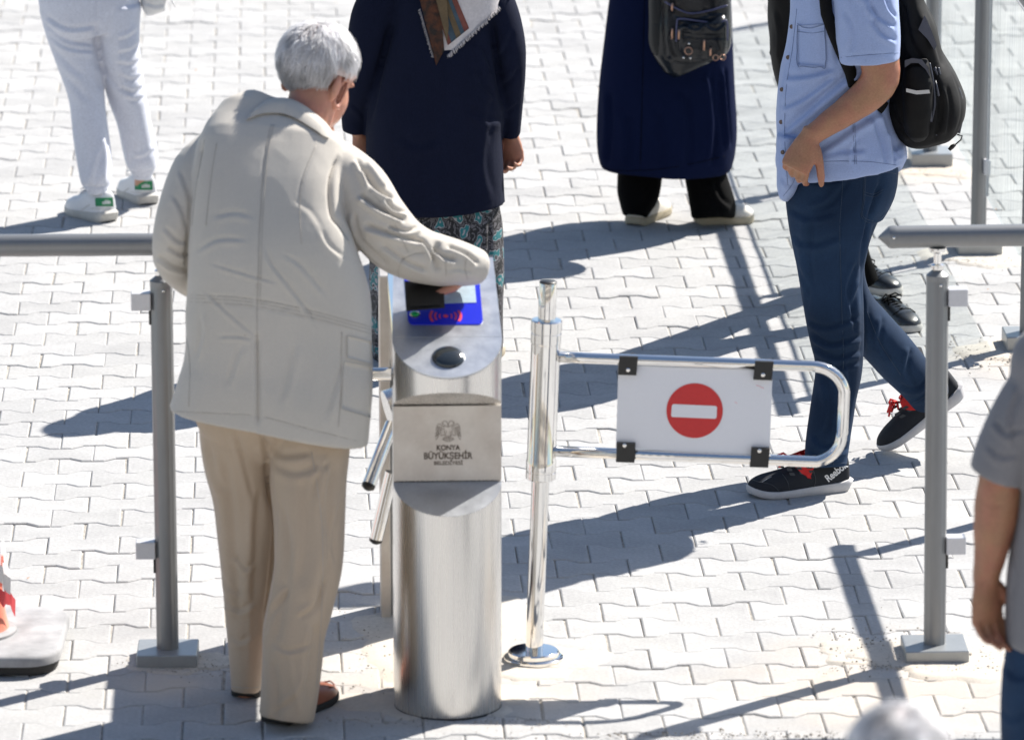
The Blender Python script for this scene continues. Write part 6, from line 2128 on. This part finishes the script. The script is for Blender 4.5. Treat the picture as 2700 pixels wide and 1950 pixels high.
s.rod([P(2116, 320, YS), P(2109, 325, YS), P(2102, 332, YS)], [.004, .0068, .005], 8)
s.obj('cord_toggle', M['black_plastic'], sb)
s = Soup()
s.rod([P(2000, -110, YS - .12), P(1900, -128, YS - .15), P(1840, -80, YS - .19), P(1826, -20, YS - .205), P(1831, 30, YS - .212), P(1846, 72, YS - .214), P(1862, 110, YS - .2), P(1884, 160, YS - .2), P(1888, 182, YS - .2), P(1960, 240, YS - .14)], .019, 10, flat=.22, up=Vector((0, -1, .2)))
s.obj('strap', M['nylon'], sb)

# ------------------------------------------------------------------ person in black behind him
hp = thing('person', 'person in black trousers and black lace-up shoes half hidden behind the blue shirted man', 'person', G(1935, 690), group=PEOPLE)
YH = 17.72
s = Soup()
s.loft([np.array([1.02, YH, 1.44, .08, .07]), np.array([1.02, YH, 1.38, .11, .19]), np.array([1.03, YH, 1.2, .125, .2]), np.array([1.04, YH, .9, .12, .17]), np.array([1.04, YH, .8, .12, .17])], 30, 2.2, .03)
for sg in (-1, 1):
    s.loft([np.array([1.02, YH + sg * .18, 1.36, .06, .06]), np.array([1.02, YH + sg * .23, 1.1, .05, .05]), np.array([1.08, YH + sg * .16, .92, .04, .04])], 18, 2.0, .03, True, True)
s.skin('hooded_top', M['black_cloth'], hp, .009, wr=.006, smooth=3)
s = Soup()
A1, A2 = G(1902, 636), G(1948, 708)
for A in (A1, A2):
    s.loft([np.array([.99, YH + (.08 if A is A1 else -.08), .86, .11, .1]), np.array([1.0, (YH + A.y) / 2, .5, .072, .08]), np.array([A.x - .055, A.y, .12, .052, .058])], 22, 2.1, .03)
s.skin('trousers', M['black_cloth'], hp, .008, wr=.006, ws=(12, 12, 6), smooth=4)
s = Soup()
add_head(s, (1.05, YH, 1.62), R(-90), R(-6))
s.loft([np.array([1.02, YH, 1.40, .06, .06]), np.array([1.04, YH, 1.56, .056, .056])], 18, 2.0, .02)
s.loft([np.array([1.02, YH, 1.40, .08, .12]), np.array([1.03, YH, 1.1, .09, .13]), np.array([1.04, YH, .85, .09, .12])], 20, 2.0, .03)
for sg, A in ((1, A1), (-1, A2)):
    s.loft([np.array([.99, YH + sg * .08, .86, .07, .07]), np.array([1.0, (YH + A.y) / 2, .5, .045, .05]), np.array([A.x - .06, A.y, .14, .03, .03])], 16, 2.0, .03)
    hand_soup(s, (1.08, YH + sg * .16, .92), (1.13, YH + sg * .1, .86), (0, -sg, .3), .95, .7, sg)
s.skin('body', M['skin'], hp, .006, smooth=2)
hair_cap(hp, (1.04, YH, 1.65), R(-90), 0, (.086, .105, .092), 300, 23, .25, M['black_cloth'], M['black_cloth'], (.03, .05), .4)
for A, tgt in ((A1, G(1990, 655)), (A2, G(2026, 738))):
    yw = math.atan2(tgt.y - A.y, tgt.x - A.x)
    d = Vector((math.cos(yw), math.sin(yw), 0))
    sh_, so_, mm = shoe(hp, tgt - d * .275, yw, .275, up=M['shoe_black'], sole=M['worn_sole'], style='slip', width=.046, sole_h=.022)
    lace_set(sh_, mm, M['black_cloth'], .115, .19, .084, .062, .022, 6, .0028)
    s = Soup()
    s.rod([(.21, .043, .05), (.215, .02, .066), (.217, 0, .07), (.215, -.02, .066), (.21, -.043, .05)], .0018, 6)
    s.xf(mm)
    s.obj('toe_seam', M['black_cloth'], sh_)
hb2 = thing('backpack', 'plain black backpack just in front of the blue shirt, worn by the person behind', 'backpack', P(1730, 205, YH))
s = Soup()
s.tube([(1760, -150, YH, 44, .1), (1755, -100, YH, 52, .14), (1750, -30, YH, 50, .15), (1748, 40, YH, 47, .15), (1748, 100, YH, 44, .15), (1752, 160, YH, 36, .14), (1756, 195, YH, 30, .12)], 34, 2.6)
s.skin('bag_body', M['nylon'], hb2, .008, [fold([(1720, 20), (1735, 80), (1730, 140)], 8, .006)], wr=.005, ws=(10, 10, 10), smooth=4)
s = Soup()
s.rod([P(1709, 100, YH - .05), P(1706, 118, YH - .06), P(1712, 130, YH - .06)], .003, 6)
s.obj('strap_end', M['black_plastic'], hb2)
s = Soup()
s.rod([P(1780, -120, YH - .12), (1.0, YH - .13, 1.43), (1.12, YH - .14, 1.38), (1.13, YH - .15, 1.15), P(1800, 100, YH - .14)], .018, 8, flat=.25)
s.obj('strap', M['nylon'], hb2)

# ------------------------------------------------------------------ man in the grey T-shirt at the right edge
gm = thing('person', 'man in a grey T-shirt and blue jeans cut off by the right edge', 'person', G(2432, 2061), group=PEOPLE)
YR = 12.0
s = Soup()
s.loft([np.array([*P(2432, 640, YR), .07, .07]), np.array([*P(2432, 690, YR), .13, .1])], 20)
s.tube([(2434, 700, YR, 130, .11), (2436, 760, YR, 190, .14), (2440, 850, YR, 200, .155), (2446, 1000, YR, 196, .165), (2442, 1110, YR, 188, .17), (2437, 1180, YR, 192, .175), (2434, 1273, YR, 203, .178), (2434, 1360, YR, 207, .176), (2434, 1414, YR, 208, .174)], 44, 2.3)
s.tube([(2366, 805, YR + .01, 66, .085), (2318, 856, YR, 76, .09), (2266, 925, YR - .01, 73, .088), (2228, 1000, YR - .015, 69, .084), (2209, 1054, YR - .015, 64, .08)], 30, 2.1, end0=True)
s.tube([(2540, 775, YR + .01, 74, .085), (2580, 850, YR, 76, .09), (2620, 1000, YR, 66, .084), (2630, 1054, YR, 62, .08)], 24, 2.1, end0=True)
s.skin('t_shirt', M['tshirt'], gm, .0075, [fold([(2200, 930), (2230, 960), (2268, 950)], 9, .006), fold([(2180, 980), (2215, 1010), (2262, 1005)], 9, .005), fold([(2262, 860), (2240, 920), (2250, 990)], 10, .006), ([(2160, 1012), (2215, 1042), (2266, 1070)], 1.8, .002), fold([(2235, 1200), (2250, 1260), (2240, 1330)], 9, .005), ([(2226, 1404), (2300, 1407)], 1.8, .002)], wr=.005, ws=(8, 8, 6), smooth=4)
s = Soup()
s.tube([(2432, 1370, YR, 192, .15), (2430, 1450, YR, 206, .155), (2430, 1520, YR, 206, .15)], 40, 2.3)
s.tube([(2328, 1480, YR, 108, .13), (2322, 1640, YR, 104, .115), (2318, 1800, YR, 84, .095), (2316, 1960, YR, 72, .085), (2314, 2045, YR, 66, .08)], 30, 2.1)
s.tube([(2530, 1480, YR, 108, .13), (2534, 1640, YR, 104, .115), (2536, 1800, YR, 84, .095), (2538, 1960, YR, 72, .085), (2540, 2045, YR, 66, .08)], 30, 2.1)
s.skin('jeans', M['denim'], gm, .009, [fold([(2222, 1470), (2250, 1500), (2290, 1490)], 9, .006), fold([(2216, 1560), (2240, 1590), (2290, 1570)], 10, .006)], wr=.006, ws=(9, 9, 5), smooth=4)
s = Soup()
add_head(s, P(2434, 520, YR), 0, 0, 1.04)
s.loft([np.array([*P(2434, 690, YR), .065, .06]), np.array([*P(2434, 560, YR), .06, .06])], 20, 2.0, .02)
s.tube([(2434, 690, YR, 110, .09), (2440, 850, YR, 150, .12), (2438, 1200, YR, 140, .13), (2432, 1450, YR, 150, .12)], 26)
for u in (2322, 2536):
    s.tube([(u, 1450, YR, 80, .09), (u, 1700, YR, 60, .07), (u, 2050, YR, 40, .05)], 18)
s.tube([(2310, 800, YR, 48, .055), (2250, 930, YR - .01, 52, .056), (2222, 1030, YR - .015, 49, .055), (2211, 1105, YR - .015, 51, .054), (2204, 1158, YR - .012, 48, .05), (2196, 1215, YR - .008, 39, .042), (2187, 1262, YR - .004, 32, .034), (2184, 1290, YR, 29, .03)], 24)
s.tube([(2560, 800, YR, 48, .055), (2630, 1050, YR, 49, .055), (2640, 1280, YR, 29, .032)], 18)
hand_soup(s, P(2184, 1280, YR - .01), P(2186, 1345, YR - .012), Vector((.62, -.78, .1)), 1.12, .45, thumb_side=-1, spread=.06)
hand_soup(s, P(2640, 1283, YR), P(2638, 1345, YR + .005), Vector((-.9, .3, 0)), 1.06, .5, thumb_side=1)
s.skin('body', M['skin_tan'], gm, .0046, [([(2178, 1112), (2210, 1120), (2250, 1106)], 5, .002)], wr=.0015, ws=(30, 30, 30), smooth=3)
hair_cap(gm, P(2434, 500, YR) + Vector((0, -.01, .02)), 0, 0, (.086, .105, .092), 300, 25, .3, M['black_cloth'], M['black_cloth'], (.03, .05), .4)
for u in (2314, 2540):
    shoe(gm, G(u, 2070), R(90), .29, up=M['trainer'], sole=M['worn_sole'], style='trainer', width=.048)

# ------------------------------------------------------------------ white-haired head at the bottom edge
wh = thing('person', 'blurred white-haired head of a person at the bottom edge', 'person', (.56, 8.8, 0), group=PEOPLE)
HW = P(1990, 1694, 8.8)
s = Soup()
add_head(s, HW + Vector((0, 0, -.03)), R(10), R(-8), .97)
s.loft([np.array([HW.x, 8.76, HW.z - .24, .058, .056]), np.array([HW.x, 8.79, HW.z - .06, .054, .054])], 20, 2.0, .02)
s.loft([np.array([HW.x, 8.76, HW.z - .22, .12, .08]), np.array([HW.x, 8.75, HW.z - .5, .13, .1]), np.array([HW.x, 8.75, .5, .13, .1]), np.array([HW.x, 8.75, .08, .11, .09])], 24, 2.0, .03)
s.skin('body', M['skin'], wh, .006, smooth=2)
s = Soup()
s.loft([np.array([HW.x, 8.76, HW.z - .18, .08, .07]), np.array([HW.x, 8.76, HW.z - .22, .17, .1]), np.array([HW.x, 8.75, HW.z - .5, .19, .13]), np.array([HW.x, 8.75, .75, .19, .14]), np.array([HW.x, 8.75, .1, .19, .15])], 34, 2.2, .03)
for sg in (-1, 1):
    s.loft([np.array([HW.x + sg * .15, 8.76, HW.z - .26, .065, .065]), np.array([HW.x + sg * .23, 8.75, HW.z - .55, .05, .05]), np.array([HW.x + sg * .21, 8.82, HW.z - .74, .04, .04])], 18, 2.0, .03, True, True)
s.skin('coat', M['tshirt'], wh, .01, wr=.006, smooth=3)
hair_cap(wh, HW + Vector((0, -.01, .01)), R(10), R(-5), (.083, .1, .092), 5000, 31, .25, M['hair_white'], M['hair_scalp'], (.025, .045), .6, (.7, 1.1), wid=(.0006, .0014))
for sg in (-1, 1):
    shoe(wh, (HW.x + sg * .09, 8.68, 0), R(90), .25, up=M['shoe_black'], sole=M['black_sole'], style='loafer', width=.044)
